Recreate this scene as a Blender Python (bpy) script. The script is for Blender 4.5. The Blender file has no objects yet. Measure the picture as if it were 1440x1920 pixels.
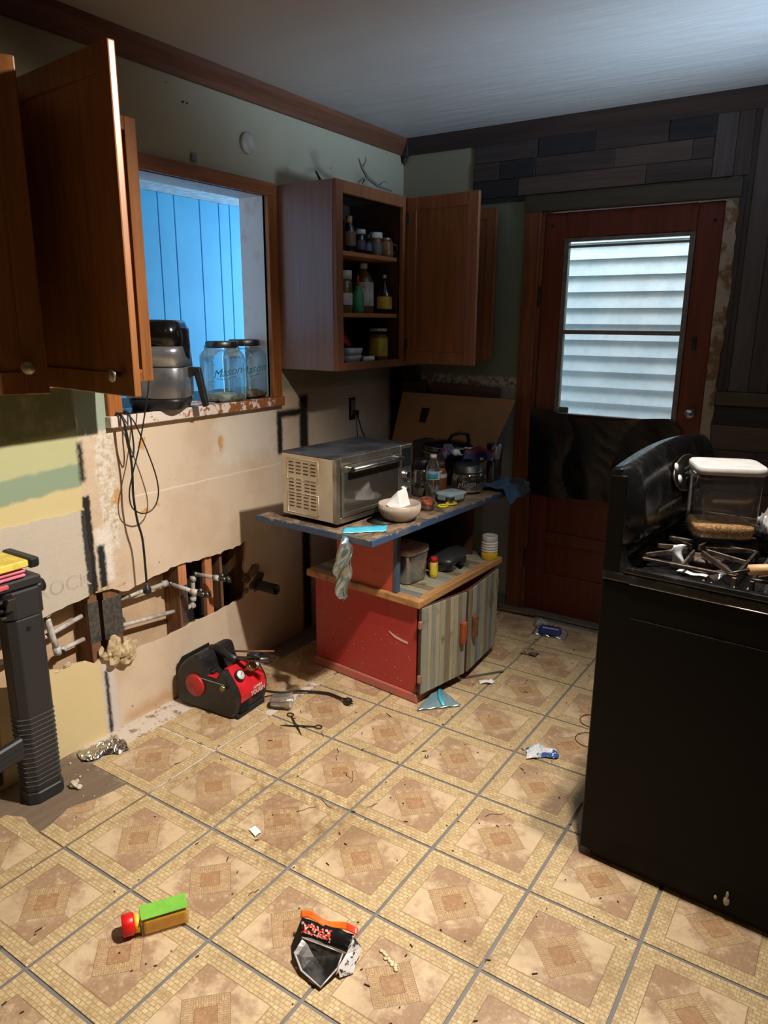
import bpy, bmesh, math, random
from mathutils import Matrix, Vector, Euler, noise as mnoise
from mathutils.geometry import tessellate_polygon

SC = bpy.context.scene
COL = SC.collection
PI = math.pi
R = math.radians

# ------------------------------------------------------------------ camera
cam_d = bpy.data.cameras.new('camera')
cam = bpy.data.objects.new('camera', cam_d)
COL.objects.link(cam)
yaw, pit, rol = -0.581799, -0.25498, 0.006807
fw = Vector((math.sin(yaw) * math.cos(pit), math.cos(yaw) * math.cos(pit), math.sin(pit)))
rt0 = Vector((math.cos(yaw), -math.sin(yaw), 0))
up0 = rt0.cross(fw)
rt = math.cos(rol) * rt0 + math.sin(rol) * up0
up = -math.sin(rol) * rt0 + math.cos(rol) * up0
m = Matrix.Identity(4)
for i in range(3):
    m[i][0] = rt[i]; m[i][1] = up[i]; m[i][2] = -fw[i]
m[0][3], m[1][3], m[2][3] = 1.80981, -1.63679, 1.52513
cam.matrix_world = m
cam_d.sensor_fit = 'VERTICAL'
cam_d.sensor_height = 36.0
cam_d.lens = 1369.53 / 1920 * 36.0
cam_d.clip_start = 0.05
cam_d.clip_end = 60
SC.camera = cam

# ------------------------------------------------------------------ world, lights, exposure
SC.view_settings.view_transform = 'Standard'
SC.view_settings.look = 'None'
SC.view_settings.gamma = 1.0
SC.view_settings.use_curve_mapping = False
SC.view_settings.exposure = 0.0
w = bpy.data.worlds.new('sky'); SC.world = w
w.use_nodes = True
w.node_tree.nodes['Background'].inputs[0].default_value = (0.74, 0.88, 1.0, 1)
w.node_tree.nodes['Background'].inputs[1].default_value = 3.2


def spot(name, loc, target, power, color, size=110, blend=0.8, rad=0.03):
    d = bpy.data.lights.new(name, 'SPOT')
    d.energy = power; d.color = color; d.spot_size = R(size); d.spot_blend = blend; d.shadow_soft_size = rad
    o = bpy.data.objects.new(name, d); COL.objects.link(o)
    o.location = loc
    o.rotation_euler = (Vector(target) - Vector(loc)).to_track_quat('-Z', 'Y').to_euler()
    return o


def area(name, loc, target, power, color, sx, sy, spread=180):
    d = bpy.data.lights.new(name, 'AREA')
    d.shape = 'RECTANGLE'; d.size = sx; d.size_y = sy; d.energy = power; d.color = color; d.spread = R(spread)
    o = bpy.data.objects.new(name, d); COL.objects.link(o)
    o.location = loc
    o.rotation_euler = (Vector(target) - Vector(loc)).to_track_quat('-Z', 'Y').to_euler()
    return o


# two shaded ceiling bulbs above the range, daylight through a window on the right and in the side room
spot('ceiling_lamp_light', (1.40, -0.02, 2.33), (-0.10, -0.90, 0), 305, (1.0, 0.905, 0.80), 114, 1.0, 0.025)
spot('ceiling_lamp_light', (1.47, 0.20, 2.33), (1.15, 0.05, 0), 120, (1.0, 0.905, 0.80), 96, 1.0, 0.025)
area('window_daylight', (3.04, 0.9, 1.5), (1.25, 1.15, 2.44), 13, (0.48, 0.70, 1.0), 0.6, 0.4, 42)
area('side_room_daylight', (-0.95, 2.7, 1.5), (-1.75, 1.3, 1.6), 24, (0.62, 0.84, 1.0), 0.8, 1.4)
area('side_room_daylight', (-1.1, -1.2, 1.5), (-1.3, 1.2, 1.6), 14, (0.66, 0.78, 1.0), 0.8, 1.4)

area('sky_over_side_yard', (0.8, 2.30, 3.2), (0.8, 2.62, 1.2), 62, (0.86, 0.96, 1.0), 3.0, 0.45)

# ------------------------------------------------------------------ object bookkeeping


def tag(o, label=None, cat=None, group=None, kind=None):
    if label: o['label'] = label
    if cat: o['category'] = cat
    if group: o['group'] = group
    if kind: o['kind'] = kind
    return o


def thing(name, label, cat, loc=(0, 0, 0), rz=0, group=None):
    o = bpy.data.objects.new(name, None)
    o.empty_display_size = 0.05
    COL.objects.link(o)
    o.location = loc; o.rotation_euler = (0, 0, R(rz))
    return tag(o, label, cat, group)


def copy_tree(o, parent=None):
    c = o.copy(); COL.objects.link(c)
    if parent: c.parent = parent
    for ch in list(o.children):
        copy_tree(ch, c)
    return c


def T(x=0, y=0, z=0, rx=0, ry=0, rz=0):
    return Matrix.Translation((x, y, z)) @ Euler((R(rx), R(ry), R(rz))).to_matrix().to_4x4()


class B:
    """collects shapes; make() links them as ONE mesh object"""

    def __init__(self):
        self.bm = bmesh.new(); self.sm = []

    def _add(self, vs, fs, M=None, mi=0, smooth=False):
        M = M or Matrix.Identity(4)
        v = [self.bm.verts.new(M @ Vector(p)) for p in vs]
        out = []
        for f in fs:
            try:
                q = self.bm.faces.new([v[i] for i in f]); q.material_index = mi; q.smooth = smooth; out.append(q)
            except ValueError:
                pass
        return v, out

    def box(self, x0, x1, y0, y1, z0, z1, M=None, mi=0, bev=0, seg=1):
        vs = [(x0, y0, z0), (x1, y0, z0), (x1, y1, z0), (x0, y1, z0), (x0, y0, z1), (x1, y0, z1), (x1, y1, z1), (x0, y1, z1)]
        fs = [(3, 2, 1, 0), (4, 5, 6, 7), (0, 1, 5, 4), (1, 2, 6, 5), (2, 3, 7, 6), (3, 0, 4, 7)]
        v, f = self._add(vs, fs, M, mi)
        if bev:
            es = set(e for q in f for e in q.edges)
            r = bmesh.ops.bevel(self.bm, geom=list(es), offset=bev, segments=seg, affect='EDGES', profile=0.5)
            for q in r['faces']:
                q.material_index = mi
        return self

    def hexa(self, bot, top, M=None, mi=0, bev=0, seg=1):
        """bot/top: four (x,y,z) corners each"""
        vs = list(bot) + list(top)
        fs = [(3, 2, 1, 0), (4, 5, 6, 7), (0, 1, 5, 4), (1, 2, 6, 5), (2, 3, 7, 6), (3, 0, 4, 7)]
        v, f = self._add(vs, fs, M, mi)
        if bev:
            es = set(e for q in f for e in q.edges)
            bmesh.ops.bevel(self.bm, geom=list(es), offset=bev, segments=seg, affect='EDGES', profile=0.5)
        return self

    def lathe(self, prof, n=24, M=None, mi=0, smooth=True, cap=True, sx=1, sy=1, sq=0):
        """prof: (r,z) list. sq: squareness 0..1 of the section"""
        vs = []; fs = []
        for r, z in prof:
            for i in range(n):
                a = 2 * PI * (i + 0.5) / n
                c, s = math.cos(a), math.sin(a)
                k = 1.0
                if sq:
                    p = 2 + 10 * sq
                    k = 1 / ((abs(c) ** p + abs(s) ** p) ** (1 / p))
                vs.append((r * c * k * sx, r * s * k * sy, z))
        for j in range(len(prof) - 1):
            for i in range(n):
                a = j * n + i; b = j * n + (i + 1) % n
                fs.append((a, b, b + n, a + n))
        if cap:
            if prof[0][0] > 1e-5: fs.append(tuple(reversed(range(n))))
            if prof[-1][0] > 1e-5: fs.append(tuple(range((len(prof) - 1) * n, len(prof) * n)))
        v, f = self._add(vs, fs, M, mi, smooth)
        if cap:
            for q in f:
                if len(q.verts) > 4: q.smooth = False
        return self

    def cyl(self, r, z0, z1, n=16, M=None, mi=0, r2=None, smooth=True):
        return self.lathe([(r, z0), (r2 if r2 is not None else r, z1)], n, M, mi, smooth)

    def tube(self, pts, r, n=8, M=None, mi=0, cap=True, closed=False, flat=1.0):
        pts = [Vector(p) for p in pts]
        rs = r if isinstance(r, (list, tuple)) else [r] * len(pts)
        vs = []; fs = []
        prev = None; N = len(pts)
        for i, p in enumerate(pts):
            if closed:
                t = (pts[(i + 1) % N] - pts[i - 1]).normalized()
            else:
                t = (pts[min(i + 1, N - 1)] - pts[max(i - 1, 0)]).normalized()
            if prev is None:
                a = Vector((0, 0, 1)) if abs(t.z) < 0.9 else Vector((1, 0, 0))
                u = t.cross(a).normalized()
            else:
                u = (prev - t * prev.dot(t)).normalized()
            prev = u; v = t.cross(u)
            for k in range(n):
                an = 2 * PI * k / n
                vs.append(p + (u * math.cos(an) + v * math.sin(an) * flat) * rs[i])
        for j in range(N if closed else N - 1):
            for k in range(n):
                a = j * n + k; b = j * n + (k + 1) % n
                c = ((j + 1) % N) * n + (k + 1) % n; d = ((j + 1) % N) * n + k
                fs.append((a, b, c, d))
        if cap and not closed:
            fs.append(tuple(reversed(range(n)))); fs.append(tuple(range((N - 1) * n, N * n)))
        self._add(vs, fs, M, mi, True)
        return self

    def prism(self, poly, d0, d1, plane='yz', M=None, mi=0, holes=(), bev=0):
        """poly (2d) extruded from d0 to d1 along the axis normal to plane"""
        loops = [list(poly)] + [list(h) for h in holes]
        flat = [p for l in loops for p in l]
        tri = tessellate_polygon([[Vector((p[0], p[1], 0)) for p in l] for l in loops])

        def P(p, d):
            if plane == 'yz': return (d, p[0], p[1])
            if plane == 'xz': return (p[0], d, p[1])
            return (p[0], p[1], d)
        n = len(flat)
        vs = [P(p, d0) for p in flat] + [P(p, d1) for p in flat]
        fs = []
        if not holes and n <= 64:
            fs.append(tuple(range(n))); fs.append(tuple(reversed(range(n, 2 * n))))
        else:
            for t in tri:
                fs.append(tuple(t)); fs.append(tuple(n + i for i in reversed(t)))
        o = 0
        for l in loops:
            k = len(l)
            for i in range(k):
                a = o + i; b = o + (i + 1) % k
                fs.append((b, a, a + n, b + n))
            o += k
        v, f = self._add(vs, fs, M, mi)
        bmesh.ops.recalc_face_normals(self.bm, faces=f)
        if bev:
            es = set(e for q in f for e in q.edges)
            bmesh.ops.bevel(self.bm, geom=list(es), offset=bev, segments=1, affect='EDGES')
        return self

    def grid(self, fn, nu, nv, M=None, mi=0, smooth=True, mfn=None):
        vs = [fn(i / nu, j / nv) for j in range(nv + 1) for i in range(nu + 1)]
        fs = []
        for j in range(nv):
            for i in range(nu):
                a = j * (nu + 1) + i
                fs.append((a, a + 1, a + nu + 2, a + nu + 1))
        v, f = self._add(vs, fs, M, mi, smooth)
        if mfn:
            for k, q in enumerate(f):
                q.material_index = mfn((k % nu + .5) / nu, (k // nu + .5) / nv)
        return self

    def blob(self, r, M=None, mi=0, sub=2, amp=0.2, fr=3, seed=0, flat=(1, 1, 1), smooth=True):
        t = bmesh.new(); bmesh.ops.create_icosphere(t, subdivisions=sub, radius=1)
        vs = []
        for v in t.verts:
            k = 1 + amp * mnoise.noise(v.co * fr + Vector((seed * 7.1, seed * 3.3, seed)))
            vs.append((v.co.x * k * r * flat[0], v.co.y * k * r * flat[1], v.co.z * k * r * flat[2]))
        fs = [tuple(x.index for x in f.verts) for f in t.faces]
        t.free()
        self._add(vs, fs, M, mi, smooth)
        return self

    def make(self, name, mats, parent=None, solid=0, loc=None, recalc=True):
        if recalc: bmesh.ops.recalc_face_normals(self.bm, faces=self.bm.faces)
        me = bpy.data.meshes.new(name)
        self.bm.to_mesh(me); self.bm.free()
        if not isinstance(mats, (list, tuple)): mats = [mats]
        for q in mats: me.materials.append(q)
        o = bpy.data.objects.new(name, me); COL.objects.link(o)
        if parent: o.parent = parent
        if loc: o.location = loc
        if solid:
            md = o.modifiers.new('solid', 'SOLIDIFY'); md.thickness = solid; md.offset = 0
        return o


def text(name, s, size, M, mat, parent, ext=0.0004, align='CENTER', shear=0):
    c = bpy.data.curves.new(name, 'FONT')
    c.body = s; c.size = size; c.extrude = ext; c.align_x = align; c.align_y = 'CENTER'; c.shear = shear
    c.resolution_u = 3
    t = bpy.data.objects.new(name, c); COL.objects.link(t)
    dg = bpy.context.evaluated_depsgraph_get()
    me = bpy.data.meshes.new_from_object(t.evaluated_get(dg))
    bpy.data.objects.remove(t)
    me.transform(M)
    me.materials.clear(); me.materials.append(mat)
    o = bpy.data.objects.new(name, me); COL.objects.link(o)
    if parent: o.parent = parent
    return o


# ------------------------------------------------------------------ materials
class NT:
    def __init__(self, name):
        self.m = bpy.data.materials.new(name); self.m.use_nodes = True
        self.t = self.m.node_tree; self.p = self.t.nodes['Principled BSDF']
        self.geo = None

    def n(self, kind, **kw):
        q = self.t.nodes.new(kind)
        for k, v in kw.items(): setattr(q, k, v)
        return q

    def l(self, a, b): self.t.links.new(a, b)

    def pos(self):
        if not self.geo: self.geo = self.n('ShaderNodeNewGeometry')
        return self.geo.outputs['Position']

    def obj(self):
        return self.n('ShaderNodeTexCoord').outputs['Object']

    def gen(self):
        return self.n('ShaderNodeTexCoord').outputs['Generated']

    def map(self, v, scale=(1, 1, 1), loc=(0, 0, 0), rot=(0, 0, 0)):
        q = self.n('ShaderNodeMapping')
        q.inputs['Scale'].default_value = scale; q.inputs['Location'].default_value = loc; q.inputs['Rotation'].default_value = rot
        self.l(v, q.inputs[0]); return q.outputs[0]

    def noise(self, v, scale=5, detail=4, rough=0.55, dist=0):
        q = self.n('ShaderNodeTexNoise')
        q.inputs['Scale'].default_value = scale; q.inputs['Detail'].default_value = detail
        q.inputs['Roughness'].default_value = rough; q.inputs['Distortion'].default_value = dist
        self.l(v, q.inputs['Vector']); return q.outputs['Fac']

    def m_(self, op, a, b=None, c=None, clamp=False):
        q = self.n('ShaderNodeMath', operation=op); q.use_clamp = clamp
        for i, x in enumerate((a, b, c)):
            if x is None: continue
            if isinstance(x, (int, float)): q.inputs[i].default_value = x
            else: self.l(x, q.inputs[i])
        return q.outputs[0]

    def step(self, x, e0, e1):
        """smooth 0..1 as x goes e0..e1"""
        q = self.n('ShaderNodeMapRange'); q.interpolation_type = 'SMOOTHSTEP'
        self.l(x, q.inputs[0]) if not isinstance(x, (int, float)) else None
        q.inputs[1].default_value = e0; q.inputs[2].default_value = e1
        return q.outputs[0]

    def rng(self, x, a, b, c, d):
        q = self.n('ShaderNodeMapRange')
        self.l(x, q.inputs[0])
        for i, v in enumerate((a, b, c, d)): q.inputs[i + 1].default_value = v
        return q.outputs[0]

    def mix(self, f, a, b, mode='MIX'):
        q = self.n('ShaderNodeMix', data_type='RGBA', blend_type=mode)
        for s, x in (('Factor', f), ('A', a), ('B', b)):
            i = [k for k in q.inputs if k.name == s and (k.type == 'RGBA' or s == 'Factor' and k.type == 'VALUE')][0]
            if isinstance(x, (int, float)): i.default_value = x
            elif isinstance(x, (tuple, list)): i.default_value = (*x, 1) if len(x) == 3 else x
            else: self.l(x, i)
        return [k for k in q.outputs if k.type == 'RGBA'][0]

    def sep(self, v):
        q = self.n('ShaderNodeSeparateXYZ'); self.l(v, q.inputs[0]); return q.outputs

    def col(self, c):
        if isinstance(c, (tuple, list)): self.p.inputs['Base Color'].default_value = (*c, 1)
        else: self.l(c, self.p.inputs['Base Color'])

    def bump(self, h, strength=0.3, dist=0.002):
        q = self.n('ShaderNodeBump'); q.inputs['Strength'].default_value = strength; q.inputs['Distance'].default_value = dist
        self.l(h, q.inputs['Height']); self.l(q.outputs[0], self.p.inputs['Normal'])

    def set(self, **kw):
        for k, v in kw.items():
            i = self.p.inputs[k.replace('_', ' ')]
            if isinstance(v, (int, float)): i.default_value = v
            elif isinstance(v, (tuple, list)): i.default_value = (*v, 1)
            else: self.l(v, i)


def srgb(r, g, b):
    f = lambda c: (c / 255 / 12.92) if c / 255 <= 0.04045 else ((c / 255 + 0.055) / 1.055) ** 2.4
    return (f(r), f(g), f(b))


MC = {}


def mat(name, c, rough=0.5, metal=0, c2=None, ns=20, ramp=(0.4, 0.6), bump=0, bs=60, bd=0.001, coat=0, spec=0.5, coords='obj', stretch=(1, 1, 1), alpha=1, sheen=0):
    if name in MC: return MC[name]
    k = NT(name)
    v = k.obj() if coords == 'obj' else k.pos()
    v = k.map(v, stretch)
    if c2 is None: c2 = tuple(x * 0.75 for x in c)
    f = k.step(k.noise(v, ns, 5, 0.6), *ramp)
    k.col(k.mix(f, c, c2))
    k.set(Roughness=rough, Metallic=metal)
    k.p.inputs['Specular IOR Level'].default_value = spec
    if coat: k.p.inputs['Coat Weight'].default_value = coat; k.p.inputs['Coat Roughness'].default_value = 0.12
    if sheen: k.p.inputs['Sheen Weight'].default_value = sheen
    if bump: k.bump(k.noise(v, bs, 4), bump, bd)
    MC[name] = k.m
    return k.m


def wood(name, c1, c2, axis='z', scale=1.0, rough=0.5, dirt=None, coat=0, dirt_amt=(0.55, 0.7)):
    if name in MC: return MC[name]
    k = NT(name)
    s = {'x': (1.2, 22, 22), 'y': (22, 1.2, 22), 'z': (22, 22, 1.2)}[axis]
    v = k.map(k.obj(), tuple(q * scale for q in s))
    n1 = k.noise(v, 1.6, 6, 0.65, 0.6)
    n2 = k.noise(v, 7, 4, 0.7)
    f = k.m_('ADD', k.m_('MULTIPLY', n1, 0.7), k.m_('MULTIPLY', n2, 0.35))
    c = k.mix(k.step(f, 0.38, 0.68), c1, c2)
    if dirt:
        c = k.mix(k.step(k.noise(k.pos(), 9, 6, 0.65), *dirt_amt), c, dirt)
    k.col(c); k.set(Roughness=rough)
    if coat: k.p.inputs['Coat Weight'].default_value = coat; k.p.inputs['Coat Roughness'].default_value = 0.25
    k.bump(f, 0.15, 0.001)
    MC[name] = k.m
    return k.m


def glass(name, tint=(0.9, 0.97, 0.97), rough=0.03, mixf=0.82, dirt=0.0, spec=0.9):
    """thin clear shell: mostly transparent with a glossy reflection"""
    if name in MC: return MC[name]
    k = NT(name)
    t = k.t
    out = t.nodes['Material Output']
    tr = k.n('ShaderNodeBsdfTransparent'); tr.inputs[0].default_value = (*tint, 1)
    k.set(Roughness=rough); k.p.inputs['Base Color'].default_value = (*tint, 1)
    k.p.inputs['Specular IOR Level'].default_value = 0.9
    ms = k.n('ShaderNodeMixShader')
    fr = k.n('ShaderNodeFresnel'); fr.inputs[0].default_value = 1.5
    f = k.m_('ADD', k.m_('MULTIPLY', fr.outputs[0], spec), 1 - mixf, clamp=True)
    if dirt:
        f = k.m_('ADD', f, k.m_('MULTIPLY', k.step(k.noise(k.pos(), 35, 5, 0.7), 0.45, 0.75), dirt), clamp=True)
    gl = k.n('ShaderNodeBsdfGlossy'); gl.inputs[0].default_value = (1, 1, 1, 1); gl.inputs[1].default_value = rough
    df = k.n('ShaderNodeBsdfDiffuse'); df.inputs[0].default_value = (*[min(1, x * 0.8) for x in tint], 1)
    m2 = k.n('ShaderNodeMixShader'); m2.inputs[0].default_value = 0.35 if dirt else 0.12
    k.l(gl.outputs[0], m2.inputs[1]); k.l(df.outputs[0], m2.inputs[2])
    k.l(f, ms.inputs[0]); k.l(tr.outputs[0], ms.inputs[1]); k.l(m2.outputs[0], ms.inputs[2])
    k.l(ms.outputs[0], out.inputs[0])
    MC[name] = k.m
    return k.m


# --- wall paint: layers of old paint are real colour, cabinet shade is painted in (world y along the wall, z up)
def rect_mask(k, y, z, y0, y1, z0, z1, s=0.01, wob=0.0, n=None):
    yy, zz = y, z
    if wob:
        d = k.m_('MULTIPLY', k.m_('SUBTRACT', n, 0.5), wob)
        yy = k.m_('ADD', y, d); zz = k.m_('ADD', z, d)
    a = k.m_('MULTIPLY', k.step(yy, y0 - s, y0 + s), k.m_('SUBTRACT', 1, k.step(yy, y1 - s, y1 + s)))
    b = k.m_('MULTIPLY', k.step(zz, z0 - s, z0 + s), k.m_('SUBTRACT', 1, k.step(zz, z1 - s, z1 + s)))
    return k.m_('MULTIPLY', a, b)


def wall_left_mat():
    k = NT('old_layered_wall_paint')
    P = k.sep(k.pos()); y, z = P[1], P[2]
    n = k.noise(k.pos(), 14, 6, 0.7); n2 = k.noise(k.pos(), 4, 5, 0.6); n3 = k.noise(k.pos(), 45, 5, 0.7)
    beige = k.mix(k.step(n2, 0.4, 0.65), srgb(214, 194, 170), srgb(204, 181, 154))
    beige = k.mix(k.step(n3, 0.62, 0.75), beige, srgb(182, 155, 125))
    c = beige
    # cream grey paint above the pass-through
    c = k.mix(k.step(k.m_('ADD', z, k.m_('MULTIPLY', n, 0.05)), 1.22, 1.26), c, k.mix(n2, srgb(158, 148, 120), srgb(172, 160, 134)))
    # left of the seam: bands of old paint below a painted cabinet shade
    zb = k.m_('ADD', k.m_('SUBTRACT', z, k.m_('MULTIPLY', y, 0.06)), k.m_('MULTIPLY', k.m_('SUBTRACT', n, 0.5), 0.035))
    L = k.mix(k.step(zb, 0.97, 0.985), srgb(206, 190, 140), srgb(138, 156, 130))
    L = k.mix(k.step(zb, 1.052, 1.066), L, k.mix(n2, srgb(176, 180, 130), srgb(190, 188, 148)))
    L = k.mix(k.step(zb, 1.15, 1.18), L, k.mix(k.step(n, 0.45, 0.7), srgb(120, 122, 84), srgb(150, 148, 112)))  # olive step paints the shade under the cabinet into the wall
    L = k.mix(k.step(z, 1.9, 2.1), L, srgb(164, 152, 124))
    L = k.mix(k.step(z, 0.42, 0.40), L, k.mix(n2, srgb(222, 204, 152), srgb(212, 190, 135)))
    # below the services hole
    lo = k.step(z, 0.45, 0.44)
    L = k.mix(k.m_('SUBTRACT', 1, k.step(z, 0.44, 0.45)), L, k.mix(n2, srgb(222, 204, 156), srgb(210, 190, 140)))
    ml = k.m_('SUBTRACT', 1, k.step(k.m_('ADD', y, k.m_('MULTIPLY', k.m_('SUBTRACT', n3, 0.5), 0.012)), -0.152, -0.148))
    c = k.mix(ml, c, L)
    # pale green sliver between cabinet shade and pass-through casing
    c = k.mix(rect_mask(k, y, z, -0.15, -0.01, 1.14, 1.6, 0.01, 0.05, n), c, srgb(150, 164, 144))
    # plaster column
    col = k.mix(k.step(n3, 0.40, 0.68), srgb(222, 214, 200), srgb(188, 164, 128))
    c = k.mix(rect_mask(k, y, z, -0.085, -0.01, 0.72, 1.15, 0.012, 0.06, n), c, col)
    c = k.mix(rect_mask(k, y, z, -0.145, -0.09, 0.0, 0.30, 0.012, 0.05, n), c, srgb(205, 198, 190))
    c = k.mix(rect_mask(k, y, z, -0.12, -0.05, 0.60, 0.80, 0.015, 0.05, n), c, srgb(225, 218, 206))
    # white patch near the right end, thin cracks of filler
    c = k.mix(k.m_('MULTIPLY', rect_mask(k, y, z, 0.50, 0.86, 0.94, 1.16, 0.05, 0.25, n), 0.75), c, srgb(222, 212, 198))
    c = k.mix(rect_mask(k, y, z, 0.05, 0.88, 0.885, 0.891, 0.003, 0.02, n), c, srgb(228, 215, 196))
    # orange glue spots
    for (a, b, cc, d) in ((0.085, 0.125, 0.815, 0.832), (0.15, 0.18, 0.83, 0.842), (0.10, 0.125, 1.06, 1.10), (-0.03, 0.0, 0.88, 0.93), (0.5, 0.52, 1.0, 1.06)):
        c = k.mix(k.m_('MULTIPLY', rect_mask(k, y, z, a, b, cc, d, 0.006, 0.06, n3), 0.8), c, srgb(196, 140, 62))
    # damp stain along the base
    c = k.mix(k.m_('MULTIPLY', rect_mask(k, y, z, -0.06, 0.25, 0.0, 0.05, 0.03, 0.06, n), 0.6), c, srgb(178, 132, 78))
    # black spray marks
    blk = None
    for (a, b, cc, d, s) in ((-0.155, -0.126, 0.57, 0.93, 0.006), (-0.116, -0.084, 0.57, 0.74, 0.008), (-0.155, -0.135, 0.98, 1.12, 0.010),
                             (0.862, 0.898, 0.93, 1.13, 0.010), (0.862, 1.07, 1.095, 1.130, 0.012), (1.02, 1.085, 0.0, 1.19, 0.014),
                             (-0.135, -0.120, 0.0, 0.26, 0.008)):
        q = rect_mask(k, y, z, a, b, cc, d, s, 0.022, n3)
        blk = q if blk is None else k.m_('MAXIMUM', blk, q)
    # soft overspray in the corner
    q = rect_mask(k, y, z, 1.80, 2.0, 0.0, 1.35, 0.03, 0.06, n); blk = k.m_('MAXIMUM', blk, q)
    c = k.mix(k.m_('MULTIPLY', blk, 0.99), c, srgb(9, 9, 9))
    # small nail holes
    vo = k.n('ShaderNodeTexVoronoi'); vo.inputs['Scale'].default_value = 9; k.l(k.pos(), vo.inputs['Vector'])
    c = k.mix(k.m_('SUBTRACT', 1, k.step(vo.outputs['Distance'], 0.035, 0.05)), c, srgb(110, 90, 70))
    k.col(c); k.set(Roughness=0.75)
    h = k.m_('ADD', k.m_('MULTIPLY', n, 0.6), k.m_('MULTIPLY', n3, 0.3))
    colb = rect_mask(k, y, z, -0.14, 0.0, 0.5, 1.15, 0.02)
    k.bump(k.m_('MULTIPLY', h, k.m_('ADD', k.m_('MULTIPLY', colb, 3), 0.6)), 0.5, 0.006)
    return k.m


def wall_back_mat():
    k = NT('sage_and_cream_wall_paint')
    P = k.sep(k.pos()); x, z = P[0], P[2]
    n = k.noise(k.pos(), 12, 6, 0.7); n3 = k.noise(k.pos(), 40, 5, 0.7)
    c = k.mix(n, srgb(104, 112, 92), srgb(116, 122, 100))
    c = k.mix(k.step(z, 2.10, 2.12), c, srgb(156, 146, 118))
    q = rect_mask(k, x, z, -0.3, 0.5, 1.19, 1.25, 0.012, 0.05, n)
    c = k.mix(q, c, k.mix(k.step(n3, 0.45, 0.6), srgb(176, 170, 155), srgb(116, 92, 60)))
    c = k.mix(rect_mask(k, x, z, 0.12, 0.5, -1, 1.2, 0.02, 0.05, n), c, k.mix(n, srgb(150, 146, 140), srgb(140, 138, 132)))
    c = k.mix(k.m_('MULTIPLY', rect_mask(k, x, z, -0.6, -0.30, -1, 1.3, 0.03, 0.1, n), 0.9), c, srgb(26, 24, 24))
    k.col(c); k.set(Roughness=0.75); k.bump(n, 0.4, 0.004)
    return k.m


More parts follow.
